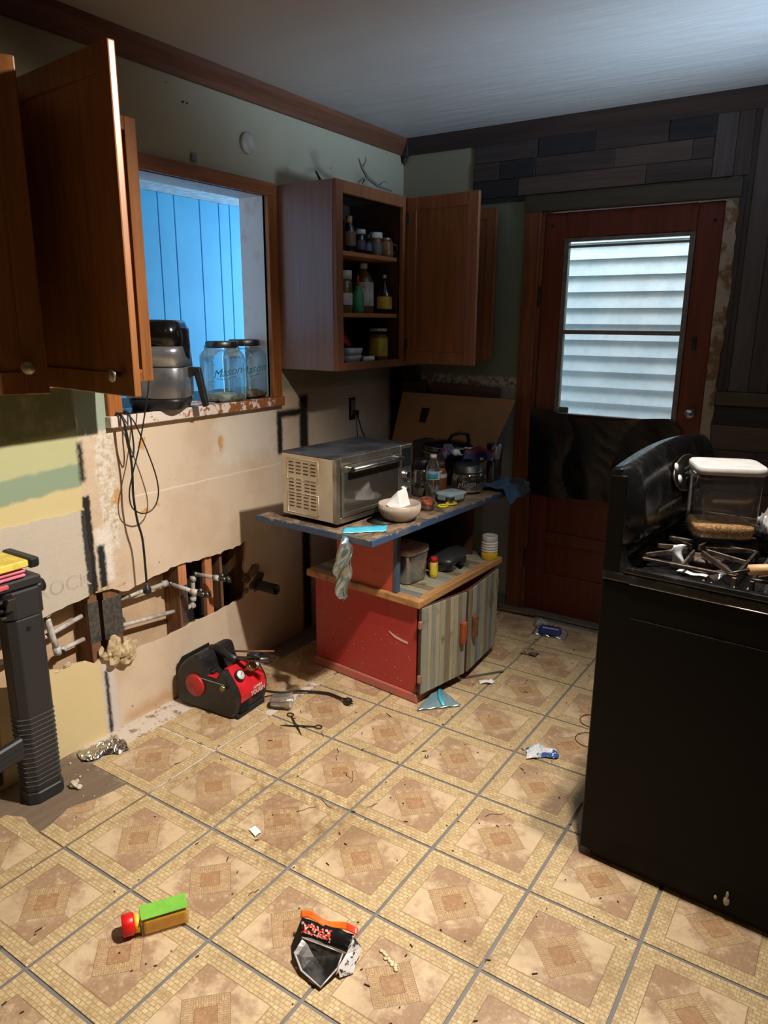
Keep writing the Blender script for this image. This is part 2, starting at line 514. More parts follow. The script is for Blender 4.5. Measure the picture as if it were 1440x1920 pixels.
def tile_mat():
    k = NT('vinyl_tile_mosaic_print')
    ob = k.sep(k.obj()); T_ = 0.3048
    u = k.m_('DIVIDE', ob[0], T_); v = k.m_('DIVIDE', ob[1], T_)
    au = k.m_('ABSOLUTE', u); av = k.m_('ABSOLUTE', v)
    mx = k.m_('MAXIMUM', au, av); l1 = k.m_('ADD', au, av)
    pn = k.noise(k.pos(), 9, 5, 0.6); pn2 = k.noise(k.pos(), 38, 5, 0.7); pn3 = k.noise(k.pos(), 120, 3, 0.7)
    # marble quadrants
    br = srgb(160, 130, 102); li = srgb(204, 180, 146)
    sgn = k.m_('MULTIPLY', k.m_('SIGN', u), k.m_('SIGN', v))
    f = k.m_('ADD', k.m_('MULTIPLY', k.m_('MULTIPLY', sgn, k.step(l1, 0.2, 0.6)), 0.13), k.m_('ADD', k.m_('MULTIPLY', pn, 0.6), k.m_('MULTIPLY', pn2, 0.4)))
    base = k.mix(k.step(f, 0.40, 0.62), br, li)
    base = k.mix(k.step(pn2, 0.55, 0.75), base, srgb(212, 188, 148))
    # bricks
    br_t = k.n('ShaderNodeTexBrick'); br_t.offset = 0.5
    for nm, val in (('Scale', 1), ('Mortar Size', 0.0011), ('Brick Width', 0.0155), ('Row Height', 0.0115), ('Mortar Smooth', 0.2), ('Bias', 0)):
        br_t.inputs[nm].default_value = val
    br_t.inputs['Color1'].default_value = (*srgb(210, 190, 148), 1); br_t.inputs['Color2'].default_value = (*srgb(192, 168, 126), 1)
    br_t.inputs['Mortar'].default_value = (*srgb(162, 136, 96), 1)
    wob = k.n('ShaderNodeVectorMath', operation='ADD'); nz = k.n('ShaderNodeTexNoise'); nz.inputs['Scale'].default_value = 60
    k.l(k.pos(), nz.inputs['Vector'])
    sc = k.n('ShaderNodeVectorMath', operation='SCALE'); sc.inputs['Scale'].default_value = 0.004
    k.l(nz.outputs['Color'], sc.inputs[0]); k.l(k.obj(), wob.inputs[0]); k.l(sc.outputs[0], wob.inputs[1])
    k.l(wob.outputs[0], br_t.inputs['Vector'])
    mos = k.mix(k.m_('MULTIPLY', k.step(k.m_('ADD', k.m_('MULTIPLY', pn2, 0.5), k.m_('MULTIPLY', pn3, 0.5)), 0.48, 0.60), 0.8), br_t.outputs['Color'], srgb(156, 128, 90))
    c = k.mix(k.step(mx, 0.338, 0.340), base, mos)
    # inner outline lines
    def line(x, at, w): return k.m_('SUBTRACT', 1, k.step(k.m_('ABSOLUTE', k.m_('SUBTRACT', x, at)), w, w * 2))
    inside = k.m_('SUBTRACT', 1, k.step(mx, 0.338, 0.340))
    c = k.mix(k.m_('MULTIPLY', line(mx, 0.339, 0.0022), 0.7), c, srgb(96, 72, 46))
    # diamond band
    dm = k.m_('SUBTRACT', 1, k.step(l1, 0.255, 0.257)); di = k.m_('SUBTRACT', 1, k.step(l1, 0.120, 0.122))
    b2 = k.n('ShaderNodeTexBrick'); b2.offset = 0.5
    for nm, val in (('Scale', 1), ('Mortar Size', 0.0006), ('Brick Width', 0.020), ('Row Height', 0.0058), ('Mortar Smooth', 0.1), ('Bias', 0)):
        b2.inputs[nm].default_value = val
    b2.inputs['Color1'].default_value = (*srgb(190, 160, 122), 1); b2.inputs['Color2'].default_value = (*srgb(178, 148, 110), 1)
    b2.inputs['Mortar'].default_value = (*srgb(140, 112, 80), 1)
    mp = k.map(k.obj(), rot=(0, 0, R(45))); k.l(mp, b2.inputs['Vector'])
    mp2 = k.map(k.obj(), rot=(0, 0, R(-45)))
    b3 = k.n('ShaderNodeTexBrick'); b3.offset = 0.5
    for i in b2.inputs:
        if i.name != 'Vector': b3.inputs[i.name].default_value = i.default_value
    k.l(mp2, b3.inputs['Vector'])
    s2 = k.step(k.m_('MULTIPLY', u, v), -0.00001, 0.00001)
    band = k.mix(s2, b2.outputs['Color'], b3.outputs['Color'])
    c = k.mix(dm, c, band)
    c = k.mix(di, c, k.mix(k.step(pn2, 0.4, 0.7), srgb(158, 120, 86), srgb(176, 140, 104)))
    for at in (0.256, 0.121):
        c = k.mix(k.m_('MULTIPLY', line(l1, at, 0.0022), 0.7), c, srgb(84, 62, 40))
    # cross lines from diamond to the frame
    cr = k.m_('MINIMUM', au, av)
    q = k.m_('MULTIPLY', k.m_('MULTIPLY', k.m_('SUBTRACT', 1, k.step(cr, 0.0015, 0.004)), inside), k.step(l1, 0.256, 0.257))
    c = k.mix(k.m_('MULTIPLY', q, 0.45), c, srgb(100, 74, 48))
    # dirt on the floor
    d1 = k.step(k.noise(k.pos(), 2.3, 6, 0.7), 0.48, 0.75)
    c = k.mix(k.m_('MULTIPLY', k.step(pn3, 0.5, 0.7), 0.25), c, srgb(228, 208, 170))
    c = k.mix(k.m_('MULTIPLY', d1, 0.5), c, srgb(120, 92, 58))
    d2 = k.step(k.noise(k.pos(), 60, 5, 0.75), 0.66, 0.74)
    c = k.mix(k.m_('MULTIPLY', d2, 0.75), c, srgb(70, 48, 28))
    # stained patch in the middle of the floor
    PP = k.sep(k.pos())
    dx = k.m_('SUBTRACT', PP[0], 0.45); dy = k.m_('SUBTRACT', PP[1], -0.12)
    rr = k.m_('SQRT', k.m_('ADD', k.m_('MULTIPLY', dx, dx), k.m_('MULTIPLY', dy, dy)))
    st = k.m_('MULTIPLY', k.m_('SUBTRACT', 1, k.step(rr, 0.05, 0.45)), k.step(pn2, 0.42, 0.62))
    c = k.mix(k.m_('MULTIPLY', st, 0.45), c, srgb(104, 72, 40))
    k.col(c); k.set(Roughness=0.42)
    k.bump(k.m_('ADD', k.m_('MULTIPLY', pn2, 0.5), k.m_('MULTIPLY', br_t.outputs['Fac'], -0.3)), 0.12, 0.001)
    return k.m


M_TILE = tile_mat()
M_WALL = wall_left_mat()
M_WALLB = wall_back_mat()
OAK = wood('oak_cabinet_wood', srgb(138, 86, 38), srgb(112, 66, 26), 'z', 1.0, 0.45, coat=0.15)
OAKY = wood('oak_frame_wood', srgb(138, 84, 40), srgb(108, 62, 26), 'y', 1.0, 0.45, coat=0.15)
DARKOAK = wood('cherry_cabinet_wood', srgb(142, 88, 52), srgb(116, 68, 38), 'z', 1.0, 0.5)
CASING = wood('pass_through_casing_wood', srgb(172, 104, 44), srgb(128, 72, 28), 'z', 1.2, 0.55)
CASINGY = wood('pass_through_head_wood', srgb(160, 92, 44), srgb(118, 64, 30), 'y', 1.2, 0.55)
CROWN = wood('brown_crown_wood', srgb(112, 66, 38), srgb(86, 48, 26), 'y', 1.0, 0.6)
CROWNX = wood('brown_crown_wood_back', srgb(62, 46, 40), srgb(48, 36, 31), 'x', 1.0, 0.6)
STUD = wood('old_stud_wood', srgb(134, 94, 62), srgb(92, 60, 38), 'z', 1.4, 0.8)
STUDL = wood('bright_stud_wood', srgb(205, 140, 96), srgb(176, 112, 72), 'z', 1.4, 0.8)
DOORW = wood('red_brown_door_wood', srgb(108, 42, 20), srgb(84, 28, 12), 'z', 0.8, 0.5, coat=0.1)
JAMBW = wood('orange_brown_jamb_wood', srgb(132, 76, 40), srgb(98, 52, 26), 'z', 0.9, 0.55)
BLACKP = mat('black_plastic', srgb(34, 34, 35), 0.45, c2=srgb(24, 24, 25), bump=0.1, bs=300)
BLACKG = mat('gloss_black', srgb(14, 14, 15), 0.16, c2=srgb(20, 20, 20), spec=0.6)
BLACKM = mat('matt_black', srgb(24, 23, 24), 0.7)
STEEL = mat('brushed_steel', srgb(190, 188, 184), 0.32, 1, c2=srgb(150, 148, 145), ns=12)
DSTEEL = mat('dark_steel', srgb(110, 108, 105), 0.4, 1)
CHROME = mat('chrome', srgb(220, 220, 220), 0.15, 1)
BRASS = mat('brass_fitting', srgb(170, 150, 110), 0.35, 1)
WHITEP = mat('white_plastic', srgb(228, 224, 222), 0.4, c2=srgb(214, 210, 208))
PVC = mat('grey_white_water_pipe', srgb(196, 192, 186), 0.5, c2=srgb(160, 156, 150), ns=30)
BLACK0 = mat('deep_black', srgb(6, 6, 6), 0.9)
GLASS = glass('clear_glass')
GLASSB = glass('aqua_jar_glass', (0.86, 0.97, 0.99), 0.03, 0.93, 0, .7)
GLASSD = glass('dusty_clear_plastic', (0.90, 0.88, 0.87), 0.12, 0.86, 0.12)
PLASTICF = glass('clear_film', (0.95, 0.95, 0.95), 0.15, 0.75)
WHITE = mat('white_paper', srgb(236, 234, 232), 0.7, c2=srgb(226, 224, 222))
RED = mat('red_plastic', srgb(205, 34, 44), 0.4, c2=srgb(190, 28, 38))
FOIL = mat('crumpled_foil', srgb(215, 212, 205), 0.28, 1, c2=srgb(180, 176, 170))
LABELW = mat('white_label', srgb(210, 208, 200), 0.6)
LABELD = mat('dark_print', srgb(30, 30, 34), 0.6)

# ================================================================== SETTING
rnd = random.Random(7)


def jag(pts, amp=0.004, step=0.02, closed=True, skip=()):
    """insert uneven points along a polyline, like a broken board edge"""
    out = []
    n = len(pts)
    for i in range(n if closed else n - 1):
        a = Vector((*pts[i], 0)); b = Vector((*pts[(i + 1) % n], 0))
        out.append((a.x, a.y))
        if i in skip: continue
        L = (b - a).length; k = int(L / step)
        d = (b - a).normalized(); nn = Vector((-d.y, d.x, 0))
        for j in range(1, k):
            p = a.lerp(b, j / k) + nn * rnd.uniform(-amp, amp) + d * rnd.uniform(-amp, amp)
            out.append((p.x, p.y))
    if not closed: out.append(pts[-1])
    return out


def struct(o):
    o['kind'] = 'structure'
    return o


XW = -0.42; YW = 1.92; ZC = 2.44
# --- floor with individually laid vinyl tiles
SUB = NT('grey_floor_adhesive')
_n = SUB.noise(SUB.pos(), 12, 5, 0.7)
SUB.col(SUB.mix(_n, srgb(100, 98, 98), srgb(132, 128, 124))); SUB.set(Roughness=0.7)
floor = B().box(-0.56, 3.1, -3.2, 1.95, -0.08, 0.0).make('floor', SUB.m); struct(floor)
UND = NT('bare_wood_underlay')
_P = UND.sep(UND.pos()); _n = UND.noise(UND.pos(), 16, 6, 0.7); _g = UND.noise(UND.map(UND.pos(), (20, 2, 1)), 2, 5, 0.6)
_a = UND.mix(_g, srgb(92, 76, 60), srgb(134, 116, 98))
_b = UND.mix(UND.step(_n, 0.5, 0.62), srgb(206, 194, 180), srgb(138, 112, 92))
_y = UND.m_('ADD', _P[1], UND.m_('MULTIPLY', _n, 0.2))
UND.col(UND.mix(UND.step(_y, -0.22, -0.14), _a, _b)); UND.set(Roughness=0.8); UND.bump(_g, 0.3, 0.002)
B().box(-0.42, -0.0, -1.3, 0.72, 0.0, 0.0012).make('bare_underlay', UND.m, floor)
TS = 0.3048; G = 0.0048
tb = B(); tb.box(-TS / 2 + G, TS / 2 - G, -TS / 2 + G, TS / 2 - G, 0.0, 0.0024, bev=0.0007)
tile0 = None
for i in range(-1, 10):
    for j in range(-8, 6):
        cx, cy = (i + .5) * TS, (j + .5) * TS
        if i == -1 and j == -2: continue
        if i == -1 and 1 <= j <= 1: cx -= 0.035
        if i == -1 and j == -3:
            continue
        if tile0 is None:
            tile0 = tb.make('tile', M_TILE, floor); o = tile0
        else:
            o = tile0.copy(); COL.objects.link(o)
        o.location = (cx, cy, 0.0006 + (0.0008 if i == -1 else 0)); o.rotation_euler = (rnd.uniform(-.001, .001), rnd.uniform(-.001, .001), rnd.uniform(-.004, .004))
# torn tiles by the left wall
cx, cy = -.5 * TS, -1.5 * TS
pts = jag([(-0.003, -0.609), (-0.003, -0.308), (-0.10, -0.310), (-0.117, -0.415), (-0.150, -0.496), (-0.124, -0.569), (-0.122, -0.609)], 0.004, 0.018, skip=(0, 1, 6))
B().prism([(p[0] - cx, p[1] - cy) for p in pts], 0, 0.0024, 'xy').make('tile', M_TILE, floor, loc=(cx, cy, 0.0013))
cy = -2.5 * TS
pts = jag([(-0.003, -0.911), (-0.003, -0.613), (-0.122, -0.613), (-0.235, -0.600), (-0.283, -0.624), (-0.300, -0.911)], 0.004, 0.02, skip=(0, 1, 5))
B().prism([(p[0] - cx, p[1] - cy) for p in pts], 0, 0.0024, 'xy').make('tile', M_TILE, floor, loc=(cx, cy, 0.0013))

# --- ceiling
CEIL = NT('off_white_ceiling_paint')
_n = CEIL.noise(CEIL.map(CEIL.pos(), (1, 4, 1)), 1.5, 4, 0.5)
CEIL.col(CEIL.mix(_n, srgb(176, 168, 158), srgb(188, 182, 174))); CEIL.set(Roughness=0.38); CEIL.bump(CEIL.noise(CEIL.map(CEIL.pos(), (2, 9, 1)), 2.2, 3, 0.5), 0.25, 0.02)
struct(B().box(-0.56, 3.1, -3.2, 2.05, ZC, ZC + 0.1).make('ceiling', CEIL.m))

# --- left wall with pass-through opening and broken-open services hole
hole = [(-1.1, .60), (-.158, .60), (-.15, .575), (-.10, .568), (-.05, .555), (0, .535), (.06, .545), (.12, .558), (.233, .567), (.40, .562), (.55, .558), (.640, .570),
        (.628, .50), (.615, .45), (.632, .40), (.618, .34), (.60, .312), (.5, .305), (.4, .297), (.3, .300), (.24, .290), (.12, .285), (.02, .288), (-.035, .31),
        (-.06, .335), (-.10, .305), (-.14, .312), (-.165, .30), (-.2, .325), (-.26, .335), (-.30, .330), (-.36, .352), (-.42, .330), (-.47, .34), (-.53, .36), (-.545, .01), (-1.1, .01)]
hj = jag(hole, 0.005, 0.022, skip=(0, len(hole) - 1, len(hole) - 2, len(hole) - 3))
win = [(.03, 1.197), (.828, 1.197), (.828, 2.031), (.03, 2.031)]
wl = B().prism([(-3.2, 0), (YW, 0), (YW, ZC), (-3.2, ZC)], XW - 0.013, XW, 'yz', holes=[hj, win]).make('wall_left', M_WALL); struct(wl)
# cement board with its pressed grid
CB = NT('grey_cement_board')
_P = CB.sep(CB.pos()); _n = CB.noise(CB.pos(), 40, 5, 0.7)
gy = CB.m_('ABSOLUTE', CB.m_('SUBTRACT', CB.m_('FRACT', CB.m_('DIVIDE', _P[1], 0.0254)), 0.5))
gz = CB.m_('ABSOLUTE', CB.m_('SUBTRACT', CB.m_('FRACT', CB.m_('DIVIDE', _P[2], 0.0254)), 0.5))
lg = CB.m_('MULTIPLY', CB.step(gz, 0.46, 0.49), 0.9); lg2 = CB.m_('MULTIPLY', CB.step(gy, 0.465, 0.49), 0.35)
_c = CB.mix(_n, srgb(186, 176, 160), srgb(200, 190, 174))
_c = CB.mix(CB.m_('MULTIPLY', CB.m_('MAXIMUM', lg, lg2), 0.55), _c, srgb(225, 216, 200))
# black spray creeping over the cut edge
_n3 = CB.noise(CB.pos(), 60, 5, 0.7)
_e = CB.step(CB.m_('ADD', _P[1], CB.m_('MULTIPLY', CB.m_('SUBTRACT', _n3, 0.5), 0.02)), -0.176, -0.166)
_c = CB.mix(CB.m_('MULTIPLY', _e, 0.95), _c, srgb(22, 20, 20))
CB.col(_c); CB.set(Roughness=0.85); CB.bump(CB.m_('ADD', CB.m_('MULTIPLY', CB.m_('MAXIMUM', lg, lg2), 0.7), CB.m_('MULTIPLY', _n, 0.4)), 0.6, 0.002)
cbp = jag([(-1.2, .548), (-.36, .548), (-.155, .572), (-.150, .70), (-.158, .882), (-.45, .882), (-1.2, .882)], 0.003, 0.02, skip=(5, 6))
cb = B().prism(cbp, XW - 0.002, XW + 0.008, 'yz').make('cement_board', CB.m, wl)
tag(cb, 'grey cement board with pressed grid lines')
EMB = mat('pressed_lettering', srgb(190, 181, 165), 0.9)
for s, yy, zz, sz in (('DUROCK', -0.315, 0.635, 0.075),):
    t = text('pressed_lettering', s, sz, Matrix.Translation((XW + 0.0080, yy, zz)) @ Euler((R(90), 0, R(90))).to_matrix().to_4x4(), EMB, wl, 0.0004)
# torn paper and plaster scraps on the broken edges
PLAS = mat('broken_plaster', srgb(206, 188, 152), 0.9, c2=srgb(170, 146, 110), ns=30, bump=0.6, bs=40, bd=0.004)
GYP = mat('drywall_edge', srgb(205, 184, 158), 0.9, c2=srgb(180, 160, 130), ns=40, bump=0.4)
for (y, z, w, h) in ((-.325, .555, .035, .035), (-.255, .572, .03, .015), (-.10, .575, .07, .022), (-.03, .57, .06, .02), (-.275, .34, .03, .018), (-.32, .333, .03, .012), (-.355, .352, .025, .012), (-.02, .33, .03, .05), (.01, .315, .035, .03), (-.135, .33, .03, .05)):
    b = B(); b.blob(1, T(XW - 0.004, y, z), sub=2, amp=0.5, fr=1.8, seed=y * 9, flat=(.006, w / 2, h / 2), smooth=False)
    b.make('plaster_scrap', GYP if z < .4 else PLAS, wl)
# cavity: inner board, dark stand-in for the void, studs
INNER = mat('inner_wall_board', srgb(208, 180, 148), 0.85, c2=srgb(196, 166, 134), ns=8)
B().box(-0.54, -0.525, -1.6, 0.25, 0.0, 1.1).make('cavity_back', INNER, wl)
B().box(-0.56, -0.548, 0.25, 0.70, 0.0, 1.1).make('cavity_back', mat('dark_cavity_void', srgb(38, 28, 22), 0.9), wl)  # dark board stands in for the unlit void of the cavity
for (y0, y1, x1, mm) in ((-.165, -.127, -.434, STUD), (-.100, -.030, -.434, STUD), (.252, .296, -.434, STUD), (.625, .664, -.434, STUD), (-.62, -.58, -.434, STUD)):
    B().box(-0.5245 if y1 < .25 else -.547, x1, y0, y1, 0.0, 1.1, bev=0.001).make('stud', mm, wl)
B().box(-.445, -.4335, .253, .296, 0.43, 0.60, bev=0.001).make('cavity_strip', STUDL, wl)  # brighter wood strip paints the lit front face of the stud
B().box(-.46, -.438, .402, .440, 0.25, 0.60, M=T(0, 0, 0, 0, 0, 0), bev=0.001).make('cavity_strip', STUDL, wl)
B().box(-.52, -.46, .505, .52, 0.28, 0.60).make('bracing_board', STUD, wl)
PLATE = mat('galvanised_plate', srgb(128, 130, 132), 0.45, 0.85, c2=srgb(104, 106, 108), ns=60)
for (y0, y1, z0, z1, tl) in ((-.168, -.124, .376, .535, 0), (-.108, -.068, .372, .528, 0), (-.066, -.026, .372, .528, 1), (.262, .292, .30, .47, 0)):
    B().box(-.4338, -.4318, y0, y1, z0, z1, bev=0.0006).make('nail_plate', PLATE, wl)
# the loose lump of broken plaster hanging at the lower edge
b = B(); b.blob(.045, T(XW + 0.012, -.095, .325, 0, 0, 20), sub=3, amp=0.7, fr=1.6, seed=3, flat=(.45, .9, 1.1), smooth=False)
b.blob(.04, T(XW + 0.02, -.05, .305), sub=3, amp=0.8, fr=2.0, seed=8, flat=(.5, 1.1, .9), smooth=False)
b.make('broken_plaster_lump', PLAS, wl)
tag(wl.children[-1], 'crumbling yellowish lump of plaster on the edge of the hole')

# water pipes in the cavity
pipes = thing('water_pipes', 'grey plastic water pipes with shut-off valves inside the broken wall hole', 'pipe', (-.47, 0, .3))


def pp(name, pts, r=.0085, mt=None):
    return B().tube([(p[0] + .47, p[1], p[2] - .3) for p in pts], r, 12).make(name, mt or PVC, pipes)


pp('pipe', [(-.47, -.020, .492), (-.47, .215, .489)]); pp('pipe', [(-.47, -.023, .385), (-.47, .248, .356)])
pp('pipe', [(-.47, -.60, .40), (-.47, -.345, .447), (-.47, -.168, .480)]); pp('pipe', [(-.47, -.275, .382), (-.47, -.168, .390)])
pp('pipe', [(-.455, -.312, .53), (-.455, -.300, .45), (-.455, -.289, .40)], .011)
pp('pipe_joint', [(-.455, -.291, .408), (-.455, -.286, .378)], .0135, PVC)
pp('pipe_joint', [(-.46, -.289, .380), (-.465, -.262, .376)], .012, BLACKP)
pp('pipe_joint', [(-.47, -.266, .381), (-.47, -.25, .384)], .0125); pp('pipe_joint', [(-.47, -.36, .445), (-.47, -.335, .450)], .0125)
pp('pipe_joint', [(-.47, .200, .489), (-.47, .222, .489)], .0135)
for (ya, za, yb, zb, L) in ((.236, .482, .283, .448, .17), (.371, .484, .40, .484, .15)):
    pp('pipe', [(-.475, ya, za), (-.36, ya + (yb - ya) * .6, za + (zb - za) * .6)], .0085)
    pp('pipe_joint', [(-.482, ya, za), (-.455, ya, za)], .013, DSTEEL)
    pp('pipe_joint', [(-.372, ya + (yb - ya) * .55, za + (zb - za) * .55), (-.345, ya + (yb - ya) * .7, za + (zb - za) * .7)], .0125)
    vb = B(); cx, cy, cz = -.33, ya + (yb - ya) * .8, za + (zb - za) * .8
    vb.tube([(cx - .02 + .47, cy, cz - .3), (cx + .02 + .47, cy, cz - .3)], .010, 12)
    vb.lathe([(.012, -.003), (.015, 0), (.015, .010), (.010, .014)], 16, T(cx + .02 + .47, cy + .012, cz - .3 - .004, 0, 60, 40))
    vb.tube([(cx + .47, cy, cz - .3), (cx + .47, cy, cz - .3 + .022)], [.007, .009], 10)
    v = vb.make('shut_off_valve', DSTEEL, pipes); tag(v, 'dull metal shut-off valve')
pp('pipe', [(-.47, .360, .470), (-.47, .354, .375)], .009); pp('pipe_joint', [(-.47, .361, .478), (-.47, .360, .455)], .0135); pp('pipe_joint', [(-.47, .355, .385), (-.47, .354, .368)], .0135)
pp('pipe', [(-.47, .297, .340), (-.47, .345, .352)], .009); pp('pipe_joint', [(-.465, .335, .350), (-.465, .352, .352)], .0135)
# drain stub with broken plaster round it
dr = thing('drain_stub', 'black round drain pipe stub sticking out of the shaded wall', 'pipe', (XW, .68, .355))
B().lathe([(.024, .005), (.024, .13), (.020, .13), (.020, .02)], 20, T(0, 0, 0, 0, 90, 0), cap=False).make('pipe', mat('dark_green_black_pipe', srgb(40, 42, 36), 0.5), dr)
B().cyl(.0195, .02, .03, 20, T(0, 0, 0, 0, 90, 0)).make('bore', BLACK0, dr)
b = B()
for k in range(14):
    a = rnd.uniform(0, 2 * PI); rr = rnd.uniform(.018, .06)
    b.blob(rnd.uniform(.012, .026), T(0.002, math.cos(a) * rr - .02, math.sin(a) * rr + .03), amp=.5, fr=2, seed=k, flat=(.5, 1, 1), smooth=False)
o = b.make('broken_plaster', mat('grey_brown_plaster', srgb(128, 108, 86), 0.9, c2=srgb(92, 74, 56)), dr); o['kind'] = 'stuff'

# --- pass-through opening: lining, casing, sill
LIN = mat('white_painted_lining', srgb(206, 204, 200), 0.55, c2=srgb(188, 182, 172), ns=14, ramp=(.5, .7))
w1 = bpy.data.objects.new('window_1', None); COL.objects.link(w1); struct(w1)
B().box(-.565, XW - .001, .828, .842, 1.19, 2.045).make('lining', LIN, w1)
B().box(-.565, XW - .001, .016, .03, 1.19, 2.045).make('lining', LIN, w1)
B().box(-.565, XW - .001, .016, .842, 2.031, 2.045).make('lining', LIN, w1)
B().box(XW, XW + .018, .828, .888, 1.197, 2.031, bev=.002).make('casing', CASING, w1)
B().box(XW, XW + .018, -.030, .030, 1.197, 2.031, bev=.002).make('casing', CASING, w1)
B().box(XW, XW + .018, -.035, .888, 2.031, 2.083, bev=.002).make('casing', CASINGY, w1)
CHIP = NT('chipped_white_over_wood')
_n = CHIP.noise(CHIP.pos(), 26, 5, 0.7); _P = CHIP.sep(CHIP.pos())
_f = CHIP.m_('SUBTRACT', CHIP.m_('ADD', _n, 0.12), CHIP.m_('MULTIPLY', _P[1], 0.28))
CHIP.col(CHIP.mix(CHIP.step(_f, 0.44, 0.5), srgb(146, 88, 48), srgb(222, 208, 196))); CHIP.set(Roughness=0.6); CHIP.bump(_f, 0.3, 0.003)
sill = B().box(-.565, XW + .034, -.035, .886, 1.157, 1.197, bev=.003).make('sill', CHIP.m, w1)
ledge = B().box(-.92, -.566, -.2, 1.3, 1.157, 1.193, bev=.003).make('ledge', mat('dark_ledge', srgb(70, 84, 92), 0.5), w1)
B().box(-.58, -.54, -1.6, .016, 0, 2.44).make('outer_sheathing', INNER, w1); B().box(-.58, -.566, .842, 2.0, 0, 2.44).make('outer_sheathing', INNER, w1)
B().box(-.58, -.566, .016, .842, 2.045, 2.44).make('outer_sheathing', INNER, w1); B().box(-.58, -.566, .016, .842, 0, 1.156).make('outer_sheathing', INNER, w1)

# --- side room seen through the pass-through: blue boards, white ceiling
BLUE = mat('sky_blue_painted_boards', srgb(92, 184, 226), 0.6, c2=srgb(86, 176, 220), ns=3)
side = bpy.data.objects.new('wall_side_room', None); COL.objects.link(side); struct(side)
ys = [-1.6, -1.4, -1.2, -1.0, -.8, -.6, -.4, -.2, 0, .2, .4, .6, .8, 1.0, 1.2, 1.395, 1.515, 1.713, 1.872, 1.965, 2.16, 2.36, 2.56, 2.76, 2.96, 3.2]
for a, b_ in zip(ys[:-1], ys[1:]):
    B().box(-1.765, -1.75, a + .002, b_ - .002, 0, 2.235, bev=.003).make('panel_board', BLUE, side)
B().box(-1.79, -1.766, -1.6, 3.2, 0, 2.5).make('backing', BLUE, side)
B().box(-1.78, -.58, -1.6, 3.2, 2.235, 2.26).make('side_room_ceiling', mat('white_side_ceiling', srgb(222, 226, 226), 0.6), side)
B().box(-1.745, -1.735, 1.05, 1.23, 2.19, 2.205).make('light_tube', WHITEP, side)
B().box(-1.78, -.58, 3.2, 3.22, 0, 2.5).make('end_panel', BLUE, side)
B().box(-1.78, -.58, -1.62, -1.6, 0, 2.5).make('end_panel', BLUE, side)
B().box(-1.79, -.58, -1.6, 3.2, -.08, 0).make('side_room_floor', mat('side_room_floor', srgb(90, 90, 88), .8), side)
B().box(-.58, -.56, 2.0, 3.2, 0, 2.5).make('end_panel', BLUE, side)
B().box(-.58, -.56, -1.62, -3.2, 0, 2.5).make('end_panel', BLUE, side)

# --- back wall with door
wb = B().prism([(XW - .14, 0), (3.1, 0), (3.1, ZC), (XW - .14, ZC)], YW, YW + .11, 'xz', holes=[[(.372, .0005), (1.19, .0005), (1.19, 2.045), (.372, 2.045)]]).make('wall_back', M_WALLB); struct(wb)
PL = [wood('plank_%s' % n, srgb(*c), srgb(*d), ax, 1.0, 0.75) for n, c, d, ax in (
    ('umber_h', (74, 60, 54), (56, 45, 40), 'x'), ('charcoal_h', (46, 42, 44), (34, 31, 33), 'x'), ('tan_h', (92, 75, 64), (74, 60, 51), 'x'),
    ('umber_v', (74, 62, 56), (58, 47, 42), 'z'), ('grey_v', (88, 77, 72), (72, 62, 58), 'z'), ('brown_v', (64, 53, 46), (50, 40, 34), 'z'))]
rows = [(2.285, 2.37), (2.203, 2.283), (2.121, 2.201)]
splits = [[-.005, .335, .605, .93, 1.118], [-.005, .14, .325, .70, 1.03, 1.118], [-.005, .24, .845, 1.118]]
cols = [[0, 1, 0, 1], [0, 1, 0, 2, 0], [1, 2, 0]]
for (z0, z1), sp, cc in zip(rows, splits, cols):
    for a, b_, ci in zip(sp[:-1], sp[1:], cc):
        d = rnd.uniform(.007, .011)
        B().box(a + .0015, b_ - .0015, YW - d, YW, z0, z1, bev=.0015).make('wall_plank', PL[ci], wb)
B().box(-.005, .28, YW - .008, YW, 2.098, 2.119, bev=.0015).make('wall_plank', PL[1], wb)
B().box(1.120, 1.200, YW - .010, YW, 2.121, 2.37, bev=.0015).make('wall_plank', PL[4], wb)
B().box(1.202, 1.262, YW - .008, YW, 2.121, 2.37, bev=.0015).make('wall_plank', PL[3], wb)
xs = [1.264, 1.285, 1.365, 1.44, 1.53, 1.62, 1.72, 1.82, 1.92, 2.02, 2.12, 2.24, 2.36, 2.48, 2.6, 2.72, 2.84, 2.96, 3.08]
for q, (a, b_) in enumerate(zip(xs[:-1], xs[1:])):
    B().box(a + .0015, b_ - .0015, YW - rnd.uniform(.007, .012), YW, 1.237, 2.37, bev=.0015).make('wall_plank', PL[(5, 4, 3, 4, 5)[q % 5]], wb)
B().box(1.238, 1.262, YW - .008, YW, 1.237, 2.119, bev=.0015).make('wall_plank', PL[5], wb)
B().box(1.238, 3.08, YW - .022, YW, 1.176, 1.235, bev=.003).make('rail_board', wood('dark_rail', srgb(78, 66, 56), srgb(60, 50, 42), 'x'), wb)
z = 1.174; q = 0
while z > 0.02:
    h = (.085, .11, .1)[q % 3]; xa = 1.238
    while xa < 3.0:
        xb = min(3.08, xa + rnd.uniform(.18, .5))
        B().box(xa + .0015, xb - .0015, YW - rnd.uniform(.007, .012), YW, max(z - h, 0.01) + .0015, z - .0015, bev=.0015).make('wall_plank', PL[rnd.choice((0, 0, 2, 1))], wb)
        xa = xb
    z -= h; q += 1

